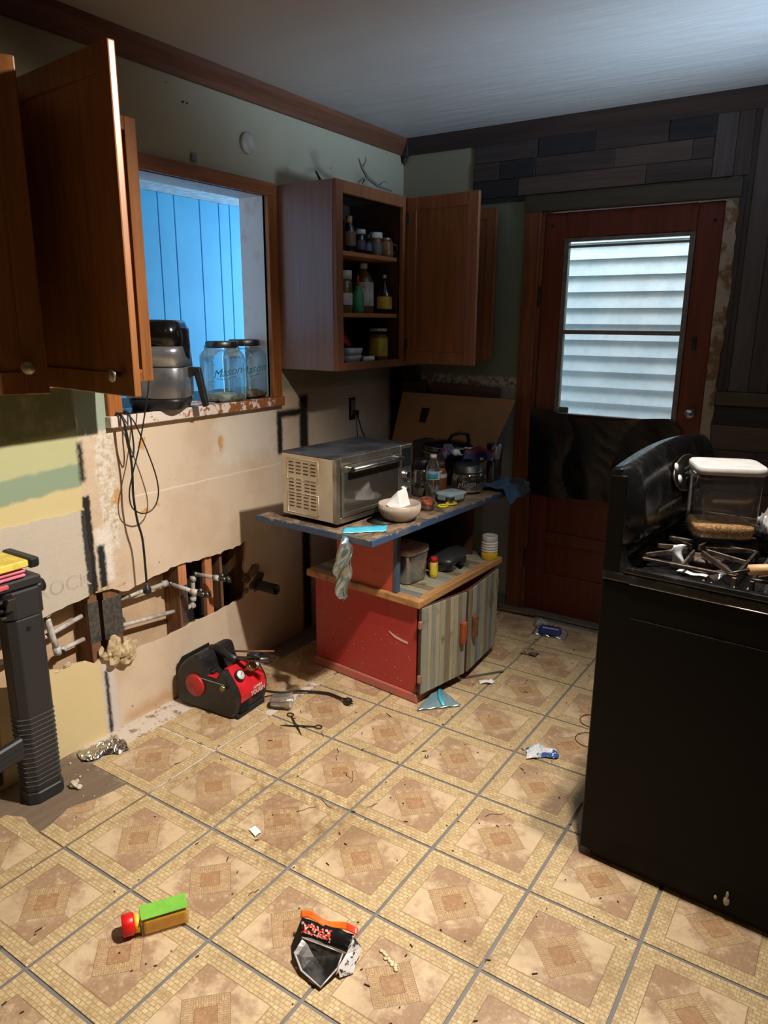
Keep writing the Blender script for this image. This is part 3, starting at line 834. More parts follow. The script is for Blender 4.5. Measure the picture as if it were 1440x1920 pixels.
# door casing and jamb
tr = bpy.data.objects.new('trim_1', None); COL.objects.link(tr); struct(tr)
B().box(.292, .372, YW - .020, YW, 0, 2.095, bev=.003).make('door_casing', JAMBW, tr)
B().box(.372, .384, YW - .004, YW + .10, 0, 2.045).make('door_jamb', JAMBW, tr)
B().box(.29, 1.245, YW - .026, YW - .0125, 2.038, 2.112, bev=.004).make('door_head', wood('olive_brown_head', srgb(74, 66, 50), srgb(56, 50, 38), 'x'), tr)
B().box(.372, 1.19, YW - .004, YW + .10, 2.036, 2.048).make('door_jamb', DOORW, tr)
RPL = mat('rough_plaster_and_wood', srgb(158, 144, 124), 0.9, c2=srgb(116, 88, 58), ns=16, ramp=(.45, .6), bump=0.9, bs=30, bd=0.008, coords='pos')
pts = jag([(1.190, 0.0), (1.234, 0.0), (1.236, 1.3), (1.246, 1.62), (1.240, 2.036), (1.190, 2.036)], 0.005, 0.03, skip=(0, 4, 5))
B().prism(pts, YW - .012, YW + .001, 'xz').make('rough_jamb_plaster', RPL, tr)
# crown
t2 = bpy.data.objects.new('trim_2', None); COL.objects.link(t2); struct(t2)
prof = [(0, 2.366), (.014, 2.366), (.020, 2.385), (.046, 2.42), (.05, 2.44), (0, 2.44)]
B().prism([(XW + a, b_) for a, b_ in prof], -3.2, 1.88, 'xz').make('crown_molding', CROWN, t2)
B().prism([(YW - a, b_) for a, b_ in prof], -.38, 3.1, 'yz').make('crown_molding', CROWNX, t2)
B().hexa([(XW, 1.885, 2.36), (XW + .035, 1.885, 2.36), (XW + .035, YW, 2.36), (XW, YW, 2.36)], [(XW, 1.865, 2.44), (XW + .055, 1.865, 2.44), (XW + .055, YW, 2.44), (XW, YW, 2.44)]).make('corner_block', CROWNX, t2)
B().lathe([(.0, 2.315), (.012, 2.335), (.018, 2.36)], 4, T(XW + .018, 1.90, 0)).make('corner_drop', CROWNX, t2)
# other walls of the kitchen (behind and beside the camera)
W2 = mat('plain_greige_wall', srgb(120, 112, 100), 0.8)
struct(B().box(3.1, 3.2, -3.3, 2.03, 0, ZC).make('wall_right', W2)); struct(B().box(-.56, 3.2, -3.3, -3.2, 0, ZC).make('wall_front', W2))

w2 = bpy.data.objects.new('window_2', None); COL.objects.link(w2); struct(w2)
for a in ((.45, .50, 1.15, 1.95), (1.30, 1.35, 1.15, 1.95), (.501, 1.299, 1.15, 1.20), (.501, 1.299, 1.90, 1.95)):
    B().box(3.075, 3.0995, a[0], a[1], a[2], a[3], bev=.003).make('window_frame', WHITEP, w2)
B().box(3.09, 3.0995, .501, 1.299, 1.201, 1.899).make('window_blind', mat('pale_blue_blind', srgb(190, 205, 220), .6), w2)
# --- door_1
dr1 = bpy.data.objects.new('door_1', None); COL.objects.link(dr1); struct(dr1)
YD = YW + .008


def db(name, x0, x1, z0, z1, d=.04, y=YD, mt=DOORW, bev=.003, par=None):
    return B().box(x0, x1, y, y + d, z0, z1, bev=bev).make(name, mt, par or dr1)


db('stile', .387, .488, .012, 2.032); db('stile', 1.080, 1.186, .012, 2.032)
db('rail', .489, 1.079, 1.915, 2.032); db('rail', .489, 1.079, .64, 1.078); db('rail', .489, 1.079, .395, .455); db('rail', .489, 1.079, .012, .225)
db('panel', .489, 1.079, .456, .639, .02, YD + .014, bev=.001); db('panel', .489, 1.079, .226, .394, .02, YD + .014, bev=.001)
ALU = mat('dull_aluminium_frame', srgb(120, 116, 108), 0.5, 0.4)
fr_ = B(); YF = YD - .006
for a in ((.489, .512, 1.079, 1.914), (1.056, 1.079, 1.079, 1.914), (.512, 1.056, 1.898, 1.914), (.512, 1.056, 1.079, 1.086)):
    fr_.box(a[0], a[1], YF, YF + .03, a[2], a[3], bev=.001)
wf = fr_.make('window_frame', ALU, dr1)
B().box(.512, 1.056, YF - .002, YF + .02, 1.472, 1.492, bev=.001).make('glazing_bar', ALU, wf)
B().box(.512, 1.056, YF, YF + .02, 1.870, 1.880, bev=.001).make('glazing_bar', ALU, wf)
GD = glass('smeared_door_glass', (0.98, 0.99, 0.99), 0.06, 0.99, 0.06, 0.5)
B().box(.512, 1.056, YF + .012, YF + .015, 1.493, 1.869).make('glass_pane', GD, wf)
B().box(.512, 1.056, YF + .012, YF + .015, 1.087, 1.471).make('glass_pane', GD, wf)
B().box(.512, 1.056, YF + .012, YF + .015, 1.881, 1.897).make('glass_pane', GD, wf)
B().box(.515, .565, YF - .004, YF + .004, 1.088, 1.118, bev=.002).make('latch_plate', mat('grey_latch', srgb(96, 104, 108), 0.4, 0.6), dr1)
b = B(); b.lathe([(.02, 0), (.02, .004), (.012, .008), (.010, .03), (.016, .034), (.022, .045), (.018, .058), (0, .062)], 20, T(1.142, YD, 1.13, 90, 0, 0))
b.make('door_knob', glass('glass_knob', (.9, .85, .8), .05, .6), dr1)
b = B(); b.box(1.112, 1.130, YD - .003, YD, 1.41, 1.47, bev=.002); b.make('lock_plate', BLACKM, dr1)
for (x, z) in ((1.150, 1.955), (.425, 1.975)):
    B().lathe([(.008, 0), (.008, .002), (0, .003)], 10, T(x, YD, z, 90, 0, 0)).make('screw_hole', BLACKM, dr1)
B().box(.372, .386, YD - .014, YD, 1.60, 1.70, bev=.002).make('hinge', DSTEEL, dr1); B().box(.372, .386, YD - .014, YD, .25, .35, bev=.002).make('hinge', DSTEEL, dr1)
# threshold and skirting pieces
ts = bpy.data.objects.new('trim_3', None); COL.objects.link(ts); struct(ts)
B().box(.25, 1.25, 1.862, YW + .05, 0.0045, .012, bev=.003).make('threshold', wood('grey_threshold', srgb(120, 108, 92), srgb(90, 76, 62), 'x', dirt=srgb(50, 40, 32)), ts)
B().tube([(.16, 1.80, .015), (.30, 1.822, .014), (.49, 1.848, .013)], .009, 8).make('quarter_round', wood('worn_red_round', srgb(130, 84, 62), srgb(100, 62, 46), 'x'), ts)
B().box(-.41, .285, YW - .012, YW, .0, .07, bev=.003).make('skirting', mat('grey_skirting', srgb(110, 104, 96), 0.7), ts)

# --- house next door seen through the glass: aluminium lap siding
sd = thing('neighbour_house', 'white lap siding of the neighbouring house behind the door glass', 'house', (.8, 2.62, 0))
SID = mat('white_lap_siding', srgb(226, 232, 236), 0.55, c2=srgb(212, 222, 228), ns=6)
z = .55
while z < 2.6:
    b = B(); b.hexa([(-.9, -.018, z), (1.6, -.018, z), (1.6, 0, z), (-.9, 0, z)], [(-.9, -.003, z + .0865), (1.6, -.003, z + .0865), (1.6, 0, z + .0865), (-.9, 0, z + .0865)], bev=.0012)
    b.make('siding_board', SID, sd); z += .088
B().box(-.9, 1.6, 0.001, .03, -.2, 3.0).make('sheathing', SID, sd)

# ================================================================== CABINETS


def cab_door(name, par, hx, hy, fx, fy, z0, z1, face=1, knob=None, mats=(OAK, OAKY), label=None):
    """framed door from hinge (hx,hy) to free edge (fx,fy); face=+1: recess on the left normal side"""
    d = Vector((fx - hx, fy - hy)); L = d.length; a = math.atan2(d.y, d.x)
    M = Matrix.Translation((hx - par.location.x, hy - par.location.y, 0)) @ Matrix.Rotation(a, 4, 'Z')
    b = B(); s = .055; t = .019
    b.box(0, s, 0, t, z0, z1, M, bev=.0035, seg=2); b.box(L - s, L, 0, t, z0, z1, M, bev=.0035, seg=2)
    b.box(s - .001, L - s + .001, .001, t - .001, z0, z0 + s, M, bev=.002); b.box(s - .001, L - s + .001, .001, t - .001, z1 - s, z1, M, bev=.002)
    b.box(s - .003, L - s + .003, .006, t - .006, z0 + s - .003, z1 - s + .003, M)
    o = b.make(name, mats[0], par)
    for hz in (z0 + .09, z1 - .09):
        hb = B(); hb.box(-.012, .016, -.003 if face < 0 else t - .001, .001 if face < 0 else t + .003, hz - .022, hz + .022, M, bev=.001)
        hb.cyl(.004, hz - .026, hz + .026, 8, M @ T(-.006, t / 2 + .010 * face, 0))
        q = hb.make('hinge', DSTEEL, o)
    if knob:
        kx, kz, side = knob
        kb = B(); KM = M @ T(kx, t if side > 0 else 0, kz, -90 * side, 0, 0)
        kb.lathe([(.007, 0), (.006, .012), (.015, .018), (.017, .022), (.014, .027), (0, .029)], 18, KM)
        q = kb.make('knob', mat('aged_nickel', srgb(176, 166, 148), 0.4, 0.85), o)
    return o


LAM = NT('worn_grey_laminate_side')
_v = LAM.map(LAM.obj(), (40, 40, 1.6)); _n = LAM.noise(_v, 2, 5, 0.6); _s = LAM.noise(LAM.map(LAM.obj(), (30, 30, 9)), 6, 6, 0.8)
_P = LAM.sep(LAM.pos())
LAM.col(LAM.mix(LAM.step(_s, 0.72, 0.76), LAM.mix(_n, srgb(118, 92, 84), srgb(156, 132, 124)), srgb(210, 200, 196))); LAM.set(Roughness=0.32)
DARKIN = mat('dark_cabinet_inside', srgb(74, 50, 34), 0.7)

cl = thing('wall_cabinet', 'oak wall cabinet at the upper left with both doors swung open', 'cabinet', (-.115, -.52, 1.337))
LX, LY, LZ = -.115, -.52, 1.337


def lb(name, x0, x1, y0, y1, z0, z1, mt, par, off, bev=.0015):
    return B().box(x0 - off[0], x1 - off[0], y0 - off[1], y1 - off[1], z0 - off[2], z1 - off[2], bev=bev).make(name, mt, par)


O = (LX, LY, LZ)
lb('side_panel', -.42, -.134, -.078, -.062, 1.337, 2.10, OAK, cl, O); lb('side_panel', -.42, -.134, -.985, -.97, 1.337, 2.10, OAK, cl, O)
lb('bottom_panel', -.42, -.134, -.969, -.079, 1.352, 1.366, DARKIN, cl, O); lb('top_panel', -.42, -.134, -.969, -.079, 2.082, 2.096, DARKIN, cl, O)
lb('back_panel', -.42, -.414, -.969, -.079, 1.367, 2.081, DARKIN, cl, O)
lb('face_frame', -.133, -.115, -.100, -.060, 1.337, 2.10, OAK, cl, O); lb('face_frame', -.133, -.115, -.492, -.440, 1.337, 2.10, OAK, cl, O); lb('face_frame', -.133, -.115, -.985, -.945, 1.337, 2.10, OAK, cl, O)
for (a, c) in ((-.944, -.493), (-.439, -.101)):
    lb('face_frame', -.133, -.115, a, c, 1.337, 1.375, OAKY, cl, O); lb('face_frame', -.133, -.115, a, c, 2.062, 2.10, OAKY, cl, O)
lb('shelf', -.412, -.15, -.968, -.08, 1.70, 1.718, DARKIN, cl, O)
cab_door('door', cl, -.108, -.462, .369, -.515, 1.348 - LZ, 2.098 - LZ, 1, (.425, .062, -1))
cab_door('door', cl, -.108, -.945, .112, -.566, 1.346 - LZ, 2.094 - LZ, 1, (.395, .075, -1))
# the black thing on top of this cabinet
bx = thing('black_case', 'small black case on a wood block on top of the left cabinet', 'case', (-.20, -.80, 2.1))
B().box(-.06, .12, -.12, .20, .022, .16, bev=.02, seg=2).make('case_body', BLACKM, bx)
B().box(-.05, .11, -.10, .205, 0, .021, bev=.003).make('wood_block', STUDL, bx)

cr_ = thing('wall_cabinet', 'open oak wall cabinet full of bottles between the pass-through and the corner', 'cabinet', (-.115, 1.40, 1.318))
O = (-.115, 1.40, 1.318); CZ = 1.318
q = lb('side_panel', -.42, -.116, .893, .905, 1.318, 2.08, LAM.m, cr_, O); tag(q, 'worn greyish laminate side with white scratches')
lb('side_panel', -.42, -.134, 1.424, 1.436, 1.345, 2.06, DARKIN, cr_, O); lb('side_panel', -.42, -.116, 1.888, 1.90, 1.318, 2.08, OAK, cr_, O)
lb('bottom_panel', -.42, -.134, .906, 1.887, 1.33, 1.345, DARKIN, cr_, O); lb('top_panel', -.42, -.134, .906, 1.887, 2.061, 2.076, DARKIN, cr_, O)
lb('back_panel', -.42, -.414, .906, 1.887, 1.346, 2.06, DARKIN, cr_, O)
for (a, c) in ((.894, .940), (1.405, 1.460), (1.855, 1.90)):
    lb('face_frame', -.115, -.096, a, c, 1.318, 2.08, DARKOAK, cr_, O)
for (a, c) in ((.941, 1.404), (1.461, 1.854)):
    lb('face_frame', -.115, -.096, a, c, 1.318, 1.352, DARKOAK, cr_, O); lb('face_frame', -.115, -.096, a, c, 2.032, 2.08, DARKOAK, cr_, O)
SHELFW = wood('light_shelf_wood', srgb(190, 132, 84), srgb(160, 104, 62), 'y')
lb('shelf', -.412, -.135, .907, 1.422, 1.797, 1.815, SHELFW, cr_, O); lb('shelf', -.412, -.135, .907, 1.422, 1.543, 1.561, SHELFW, cr_, O)
lb('shelf', -.412, -.135, 1.438, 1.886, 1.67, 1.688, SHELFW, cr_, O)
cab_door('door', cr_, -.092, 1.428, .292, 1.395, 1.333 - CZ, 2.073 - CZ, -1, (.352, .045, 1), (DARKOAK, DARKOAK))
cab_door('door', cr_, -.092, 1.868, .158, 1.862, 1.333 - CZ, 2.073 - CZ, -1, (.225, .045, 1), (DARKOAK, DARKOAK))

# ---------------- bottles and jars in the open cabinet


def bottle(name, label, cat, loc, prof, mt, cap=None, capm=None, lab=None, labm=None, group=None, n=18, sq=0, sx=1, fill=None, fm=None):
    """cap=(r,z0,z1) lab=(r,z0,z1) fill=(r,z0,z1)"""
    t = thing(name, label, cat, loc, 0, group)
    B().lathe(prof, n, sq=sq, sx=sx).make('body' if 'jar' in name or 'bottle' in name else 'shell', mt, t)
    if cap: B().lathe([(cap[0], cap[1]), (cap[0], cap[2] - .001), (cap[0] - .002, cap[2])], n, sq=sq * .5).make('cap', capm or BLACKP, t)
    if lab: B().lathe([(lab[0], lab[1]), (lab[0], lab[2])], n, cap=False, sq=sq, sx=sx).make('paper_label', labm or LABELW, t)
    if fill: B().lathe([(fill[0], fill[1]), (fill[0], fill[2])], n, sq=sq, sx=sx).make('contents', fm, t)
    return t


DG = mat('dark_bottle_glass', srgb(22, 20, 14), 0.1, spec=0.7); GRN = mat('green_label', srgb(70, 150, 96), 0.5)
AMB = mat('amber_contents', srgb(120, 84, 40), 0.35); YEL = mat('yellow_label', srgb(206, 176, 70), 0.6); TANJ = mat('tan_spread', srgb(150, 104, 66), 0.3)
OLIV = mat('olive_contents', srgb(108, 100, 52), 0.3); REDC = mat('red_cap', srgb(190, 30, 40), 0.4); LGR = mat('light_grey_tub', srgb(190, 192, 196), 0.5)
z1, z2, z3 = 1.8152, 1.5612, 1.3452
bottle('spice_bottle', 'tall dark square bottle at the left of the top cabinet shelf', 'bottle', (-.20, 1.035, z1), [(.03, 0), (.032, .01), (.032, .12), (.014, .15), (.014, .165)], DG, (.015, .15, .175), BLACKP, sq=.5)
bottle('spice_bottle', 'dark bottle with a tan label strip on the top cabinet shelf', 'bottle', (-.20, 1.125, z1), [(.028, 0), (.03, .01), (.03, .10), (.012, .13), (.012, .145)], DG, (.014, .125, .155), mat('tan_cap', srgb(170, 120, 70), .5), (.0305, .03, .09), mat('tan_label', srgb(120, 84, 60), .6))
bottle('spice_jar', 'small spice jar with a grey lid on the top cabinet shelf', 'jar', (-.19, 1.195, z1), [(.022, 0), (.023, .005), (.023, .08), (.018, .088)], DG, (.024, .086, .106), LGR, (.0235, .02, .06), mat('smoky_label', srgb(90, 80, 90), .6))
bottle('spice_jar', 'small black spice jar with a blue-grey label on the top cabinet shelf', 'jar', (-.19, 1.252, z1), [(.02, 0), (.02, .07)], DG, (.021, .07, .09), BLACKP, (.0205, .02, .05), mat('bluegrey_label', srgb(96, 104, 118), .6))
bottle('spice_jar', 'clear spice jar with a broad white lid on the top cabinet shelf', 'jar', (-.19, 1.320, z1), [(.027, 0), (.028, .005), (.028, .075), (.022, .082)], AMB, (.030, .080, .105), WHITEP, (.0285, .015, .06), mat('grey_label', srgb(110, 108, 104), .6))
t = bottle('glass_mug_jar', 'round tan jar with a gold lid and side handle on the top shelf', 'jar', (-.17, 1.375, z1 + .0), [(.030, 0), (.034, .008), (.034, .062), (.026, .074)], TANJ, (.028, .072, .086), BRASS, n=22)
B().tube([(.02, .028, .06), (.03, .046, .055), (.032, .05, .035), (.02, .030, .018)], .004, 8).make('handle', GLASS, t)
bottle('seasoning_jar', 'olive seasoning jar with a white printed lid on the middle shelf', 'jar', (-.20, 1.085, z2 + .0), [(.034, 0), (.037, .01), (.037, .13), (.03, .145)], OLIV, (.035, .143, .180), LABELW, (.0375, .035, .085), LABELW)
bottle('squeeze_bottle', 'small green bottle with a thin red spout on the middle shelf', 'bottle', (-.19, 1.175, z2), [(.026, 0), (.028, .01), (.026, .085), (.013, .105), (.013, .12)], GRN, (.006, .12, .165), REDC)
t = bottle('juice_bottle', 'large clear bottle with a white fruit label on the middle shelf', 'bottle', (-.25, 1.305, z2), [(.045, 0), (.048, .01), (.048, .14), (.036, .17), (.016, .195), (.016, .205)], AMB, (.019, .202, .226), WHITEP, (.0487, .035, .140), LABELW, n=24)
for (a, zz, r, mm) in ((-115, .105, .014, GRN), (-95, .085, .016, mat('dark_green_print', srgb(40, 60, 40), .6)), (-70, .075, .009, mat('plum_print', srgb(90, 30, 60), .6)), (-52, .118, .006, mat('orange_print', srgb(210, 130, 60), .6))):
    B().cyl(r, 0, .0006, 14, T(math.cos(R(a)) * .0487, math.sin(R(a)) * .0487, zz, 0, 90, 0) @ T() if False else Matrix.Translation((math.cos(R(a)) * .0485, math.sin(R(a)) * .0485, zz)) @ Matrix.Rotation(R(a), 4, 'Z') @ Matrix.Rotation(R(90), 4, 'Y')).make('label_print', mm, t)
t = bottle('sauce_bottle', 'dark sauce bottle with a yellow label at the right of the middle shelf', 'bottle', (-.175, 1.372, z2), [(.034, 0), (.036, .008), (.035, .085), (.022, .115), (.009, .135), (.008, .165)], DG, (.010, .160, .176), LGR, (.0363, .022, .078), YEL, n=22)
bottle('dark_jar', 'squat black jar behind the green bottle on the middle shelf', 'jar', (-.32, 1.24, z2), [(.04, 0), (.04, .12)], BLACKG, (.041, .12, .15), BLACKP)
bottle('grey_tub', 'round grey tub behind the olive jar on the middle shelf', 'tub', (-.33, 1.03, z2), [(.04, 0), (.045, .10)], LGR, (.046, .10, .115), LGR)
t = bottle('pickle_jar', 'square glass jar with a yellow label standing on the cabinet floor', 'jar', (-.19, 1.345, z3), [(.034, 0), (.036, .006), (.036, .105), (.026, .122)], AMB, (.034, .135, .148), LGR, (.0365, .02, .105), YEL, sq=.5, n=20)
t = thing('nested_tubs', 'clear stacked tubs with a red lid leaning behind, on the cabinet floor', 'tub', (-.21, 1.12, z3))
B().lathe([(.045, 0), (.055, .03)], 20, sq=.4).make('tub', LGR, t); B().lathe([(.05, .031), (.058, .062)], 20, sq=.4).make('tub', LGR, t)
B().lathe([(.055, 0), (.057, .006), (0, .010)], 24, T(-.02, -.01, .115, 0, 55, 20)).make('lid', REDC, t)
t = thing('paper_roll', 'short white rolled wrapper lying at the front of the cabinet floor', 'paper', (-.15, 1.20, z3 + .013))
B().cyl(.0125, -.028, .028, 14, T(0, 0, 0, 0, 90, 60)).make('roll', WHITE, t)

# twig on top of the cabinet
t = thing('dry_branch', 'bleached knobbly branch lying on top of the bottle cabinet', 'branch', (-.18, 1.14, 2.08))
TW = mat('bleached_bark', srgb(120, 110, 100), 0.9)
b = B()
b.tube([(.08, .17, .008), (.06, .09, .02), (.05, .03, .045), (.04, -.0, .08), (.035, -.02, .115)], [.004, .007, .008, .006, .002], 7)
b.tube([(.04, 0, .08), (.05, .015, .11), (.048, .01, .125)], [.005, .003, .001], 6); b.tube([(.05, .03, .045), (.02, .05, .05), (0, .06, .03)], [.006, .004, .002], 6)
b.tube([(.06, .09, .02), (.03, .12, .035), (.02, .13, .045)], [.006, .003, .001], 6); b.tube([(.05, .03, .045), (.06, -.03, .03), (.06, -.06, .01)], [.006, .004, .002], 6)
b.tube([(.06, .09, .02), (.08, .11, .04), (.085, .13, .035)], [.005, .003, .001], 6)
b.make('twigs', TW, t)
t = thing('dark_stick', 'short dark stick end poking up at the left on top of the bottle cabinet', 'stick', (-.25, .99, 2.08))
B().tube([(0, .03, .006), (0, .0, .02), (0, -.03, .05)], [.006, .006, .004], 7).make('stick', BLACKM, t)

# ================================================================== CART, SHELF UNIT AND BOARD
RP = NT('red_painted_board')
_n = RP.noise(RP.pos(), 55, 4, 0.8); _m = RP.noise(RP.map(RP.pos(), (60, 60, 3)), 1.5, 4, 0.6); _k = RP.noise(RP.pos(), 9, 4, 0.6)
_c = RP.mix(_k, srgb(182, 62, 58), srgb(168, 50, 48))
_c = RP.mix(RP.m_('MULTIPLY', RP.step(_m, 0.64, 0.70), 0.35), _c, srgb(120, 30, 30))
_c = RP.mix(RP.step(_n, 0.735, 0.75), _c, srgb(226, 176, 164))
_c = RP.mix(RP.m_('MULTIPLY', RP.step(RP.noise(RP.pos(), 30, 3, 0.7), 0.76, 0.78), 0.8), _c, srgb(235, 200, 190))
RP.col(_c); RP.set(Roughness=0.38)
RED2 = RP.m
ORED = mat('orange_red_painted_board', srgb(188, 82, 62), 0.4, c2=srgb(178, 74, 56))
PINK = mat('faded_pink_base_paint', srgb(186, 96, 84), 0.55, c2=srgb(160, 110, 90), ns=14, ramp=(.45, .65))
TRIMW = wood('honey_edge_trim', srgb(190, 146, 96), srgb(158, 112, 66), 'x', dirt=srgb(120, 84, 50))
TRIMWY = wood('honey_edge_trim_long', srgb(190, 146, 96), srgb(158, 112, 66), 'y', dirt=srgb(120, 84, 50))
BLUEP = mat('chipped_blue_paint', srgb(56, 76, 104), 0.6, c2=srgb(70, 84, 100), ns=14, bump=.2)
cart = thing('cabinet_cart', 'low red painted cabinet with weathered plank doors and shelf unit on top', 'cabinet', (0, 0, 0))
A_, B_, C_, D_ = Vector((-.150, .757)), Vector((.438, .700)), Vector((.466, 1.392)), Vector((-.122, 1.449))


def quad(z, ins=0.0, P=(A_, B_, C_, D_)):
    cx = sum((p for p in P), Vector((0, 0))) / 4
    out = []
    for p in P:
        d = cx - p
        out.append((p.x + math.copysign(ins, d.x), p.y + math.copysign(ins, d.y), z))
    return out


B().hexa(quad(0.0045), quad(.042, .004), bev=.006, seg=2).make('base_molding', PINK, cart)
B().hexa(quad(.0425, .012), quad(.429, .012), bev=.002).make('carcass', RED2, cart)
# light chips and the long scrape on the red side
CHP = mat('bare_chip', srgb(232, 190, 180), 0.8)
fd = (B_ - A_).normalized(); fl = (B_ - A_).length


def onface(u, z, e=.0008):
    p = A_ + fd * u
    nrm = Vector((fd.y, -fd.x))
    p = p + Vector((.012 * 0, 0)) + nrm * (-.0115 + e)
    return (p.x, p.y, z)


b = B()
pts = [(.435, .285), (.47, .272), (.505, .266), (.535, .262), (.537, .252), (.50, .255), (.465, .262), (.437, .278)]
b._add([onface(u, z, .0022) for u, z in pts], [tuple(range(len(pts)))])
for k in range(46):
    u = rnd.uniform(.03, .56); z = rnd.uniform(.06, .33) ** 1.0; s = rnd.uniform(.001, .0034)
    b._add([onface(u - s * 1.6, z, .0022), onface(u, z - s * .6, .0022), onface(u + s * 1.6, z + s * .3, .0022), onface(u, z + s * .7, .0022)], [(0, 1, 2, 3)])
o = b.make('paint_chips', CHP, cart, recalc=False); o['kind'] = 'stuff'
# top: trim frame plus planks running across
Pt = (A_ + Vector((-.016, -.016)), B_ + Vector((.016, -.02)), C_ + Vector((.016, .005)), D_ + Vector((-.016, .005)))


def lerp4(u, v, P=Pt):
    a = P[0].lerp(P[1], u); b = P[3].lerp(P[2], u)
    return a.lerp(b, v)


def slab(u0, u1, v0, v1, z0, z1, bev=.003, P=Pt):
    c = [lerp4(u0, v0, P), lerp4(u1, v0, P), lerp4(u1, v1, P), lerp4(u0, v1, P)]
    return B().hexa([(p.x, p.y, z0) for p in c], [(p.x, p.y, z1) for p in c], bev=bev, seg=2)


slab(0, 1, 0, .062, .430, .462, .005).make('edge_trim', TRIMW, cart)
slab(.94, 1, .063, 1, .430, .462, .005).make('edge_trim', TRIMWY, cart)
slab(0, .94, .063, 1, .430, .455, .001).make('sub_top', DARKIN, cart)
WPL = []
for n_, c_, d_ in (('bluegrey', (118, 124, 120), (148, 146, 130)), ('cream', (168, 160, 136), (138, 130, 108)), ('greybrown', (136, 122, 100), (104, 92, 76)), ('sage', (138, 138, 120), (160, 154, 130)), ('slate', (96, 106, 110), (120, 122, 116))):
    WPL.append((wood('weathered_%s_x' % n_, srgb(*c_), srgb(*d_), 'x', 1.5, 0.65, dirt=srgb(84, 72, 56), dirt_amt=(.55, .72)), wood('weathered_%s_z' % n_, srgb(*c_), srgb(*d_), 'z', 1.5, 0.65, dirt=srgb(96, 86, 70), dirt_amt=(.56, .72))))
nv = 15
for k in range(nv):
    v0 = .065 + (1 - .065) * k / nv; v1 = .065 + (1 - .065) * (k + 1) / nv
    slab(.002, .937, v0 + .0015, v1 - .0015, .4553, .459, .001).make('top_plank', WPL[(4, 1, 2, 1, 3, 0, 1, 2, 3, 1, 0, 2, 1, 3, 2)[k]][0], cart)


def plank_door(hx, hy, fx, fy, z0, z1, tilt, cols, hnd, side, lab):
    dr_ = bpy.data.objects.new('door', None); COL.objects.link(dr_); dr_.parent = cart
    dr_['label'] = lab
    d = Vector((fx - hx, fy - hy)); L = d.length; a = math.atan2(d.y, d.x)
    M = Matrix.Translation((hx, hy, 0)) @ Matrix.Rotation(a, 4, 'Z')
    B().box(0, L, .0, .014, z0, z1, M, bev=.002).make('door_board', DARKIN, dr_)
    n = len(cols); wsum = 0; x = .001
    ws = [rnd.uniform(.8, 1.25) for _ in cols]; s = sum(ws)
    for wv, ci in zip(ws, cols):
        wd = (L - .002) * wv / s
        B().box(x + .0007, x + wd - .0007, -.0045 - rnd.uniform(0, .001), -.0003, z0 + .001, z1 - .001, M, bev=.0008).make('slat', WPL[ci][1], dr_)
        x += wd
    hb = B(); hx_ = hnd
    hb.box(hx_ - .011, hx_ + .011, -.030, -.006, .205, .305, M, bev=.006, seg=2)
    hb.box(hx_ + .006, hx_ + .026, -.020, -.006, .215, .300, M, bev=.004, seg=2)
    o_ = hb.make('handle', mat('orange_wood_block' if side else 'brown_wood_block', srgb(158, 78, 46) if side else srgb(124, 82, 48), 0.6, c2=srgb(140, 62, 34) if side else srgb(92, 58, 34)), dr_)
    for hz in (z0 + .07, z1 - .07):
        q_ = B(); q_.box(-.012, .006, -.008, .006, hz - .016, hz + .016, M if side else M @ T(L, 0, 0), bev=.002); q_.make('hinge', mat('painted_rusty_hinge', srgb(170, 130, 110), .5, .4), dr_)


plank_door(.452, .700, .512, .972, .052, .428, 0, [0, 1, 0, 1, 3, 2, 1, 3, 2, 0], .245, 1, 'left weathered plank door standing slightly ajar')
plank_door(.516, .985, .494, 1.322, .052, .428, 0, [2, 3, 4, 0, 3, 2, 0, 4, 3, 1], .045, 0, 'right weathered plank door standing slightly ajar')

# shelf unit that carries the board
B().hexa([(.008, .738, .4625), (.312, .712, .4625), (.314, .732, .4625), (.010, .758, .4625)], [(.008, .738, .75), (.312, .712, .75), (.314, .732, .75), (.010, .758, .75)], bev=.001).make('shelf_upright', ORED, cart)
B().box(.3135, .331, .708, .735, .4625, .75, bev=.001).make('upright_edging', BLUEP, cart)
B().box(.010, .024, .760, 1.36, .4625, .75, bev=.001).make('shelf_back', mat('dark_blue_back_board', srgb(30, 38, 62), .6), cart)
B().box(.025, .345, 1.345, 1.36, .4625, .75, bev=.001).make('shelf_upright', wood('brown_upright', srgb(96, 58, 38), srgb(70, 42, 28), 'z'), cart)

board = thing('worktop_board', 'dark worn board with chipped blue edges laid over the cart and shelf', 'worktop', (0, 0, .75))
BT = NT('grimy_marbled_board_top')
_n = BT.noise(BT.pos(), 14, 6, 0.75, 1.0); _n2 = BT.noise(BT.pos(), 60, 4, 0.7)
_c = BT.mix(BT.step(_n, 0.38, 0.62), srgb(78, 66, 56), srgb(148, 124, 96)); _c = BT.mix(BT.step(_n2, 0.58, 0.72), _c, srgb(186, 164, 130))
BT.col(_c); BT.set(Roughness=0.5); BT.bump(_n, .2, .002)
CB2 = NT('blue_edge_paint_chipped_to_wood')
_n = CB2.noise(CB2.pos(), 22, 6, 0.75); _n2 = CB2.noise(CB2.pos(), 6, 3, 0.6)
_P = CB2.sep(CB2.pos())
_c = CB2.mix(CB2.noise(CB2.pos(), 70, 3, .6), srgb(64, 86, 116), srgb(48, 66, 92)); _f = CB2.m_('ADD', _n, CB2.m_('MULTIPLY', CB2.step(_P[2], .758, .776), .12))
_c = CB2.mix(CB2.step(_f, 0.64, 0.69), _c, srgb(150, 122, 98)); _c = CB2.mix(CB2.m_('MULTIPLY', CB2.step(_n2, 0.5, 0.7), 0.6), _c, srgb(96, 96, 92)); CB2.col(_c); CB2.set(Roughness=.55)
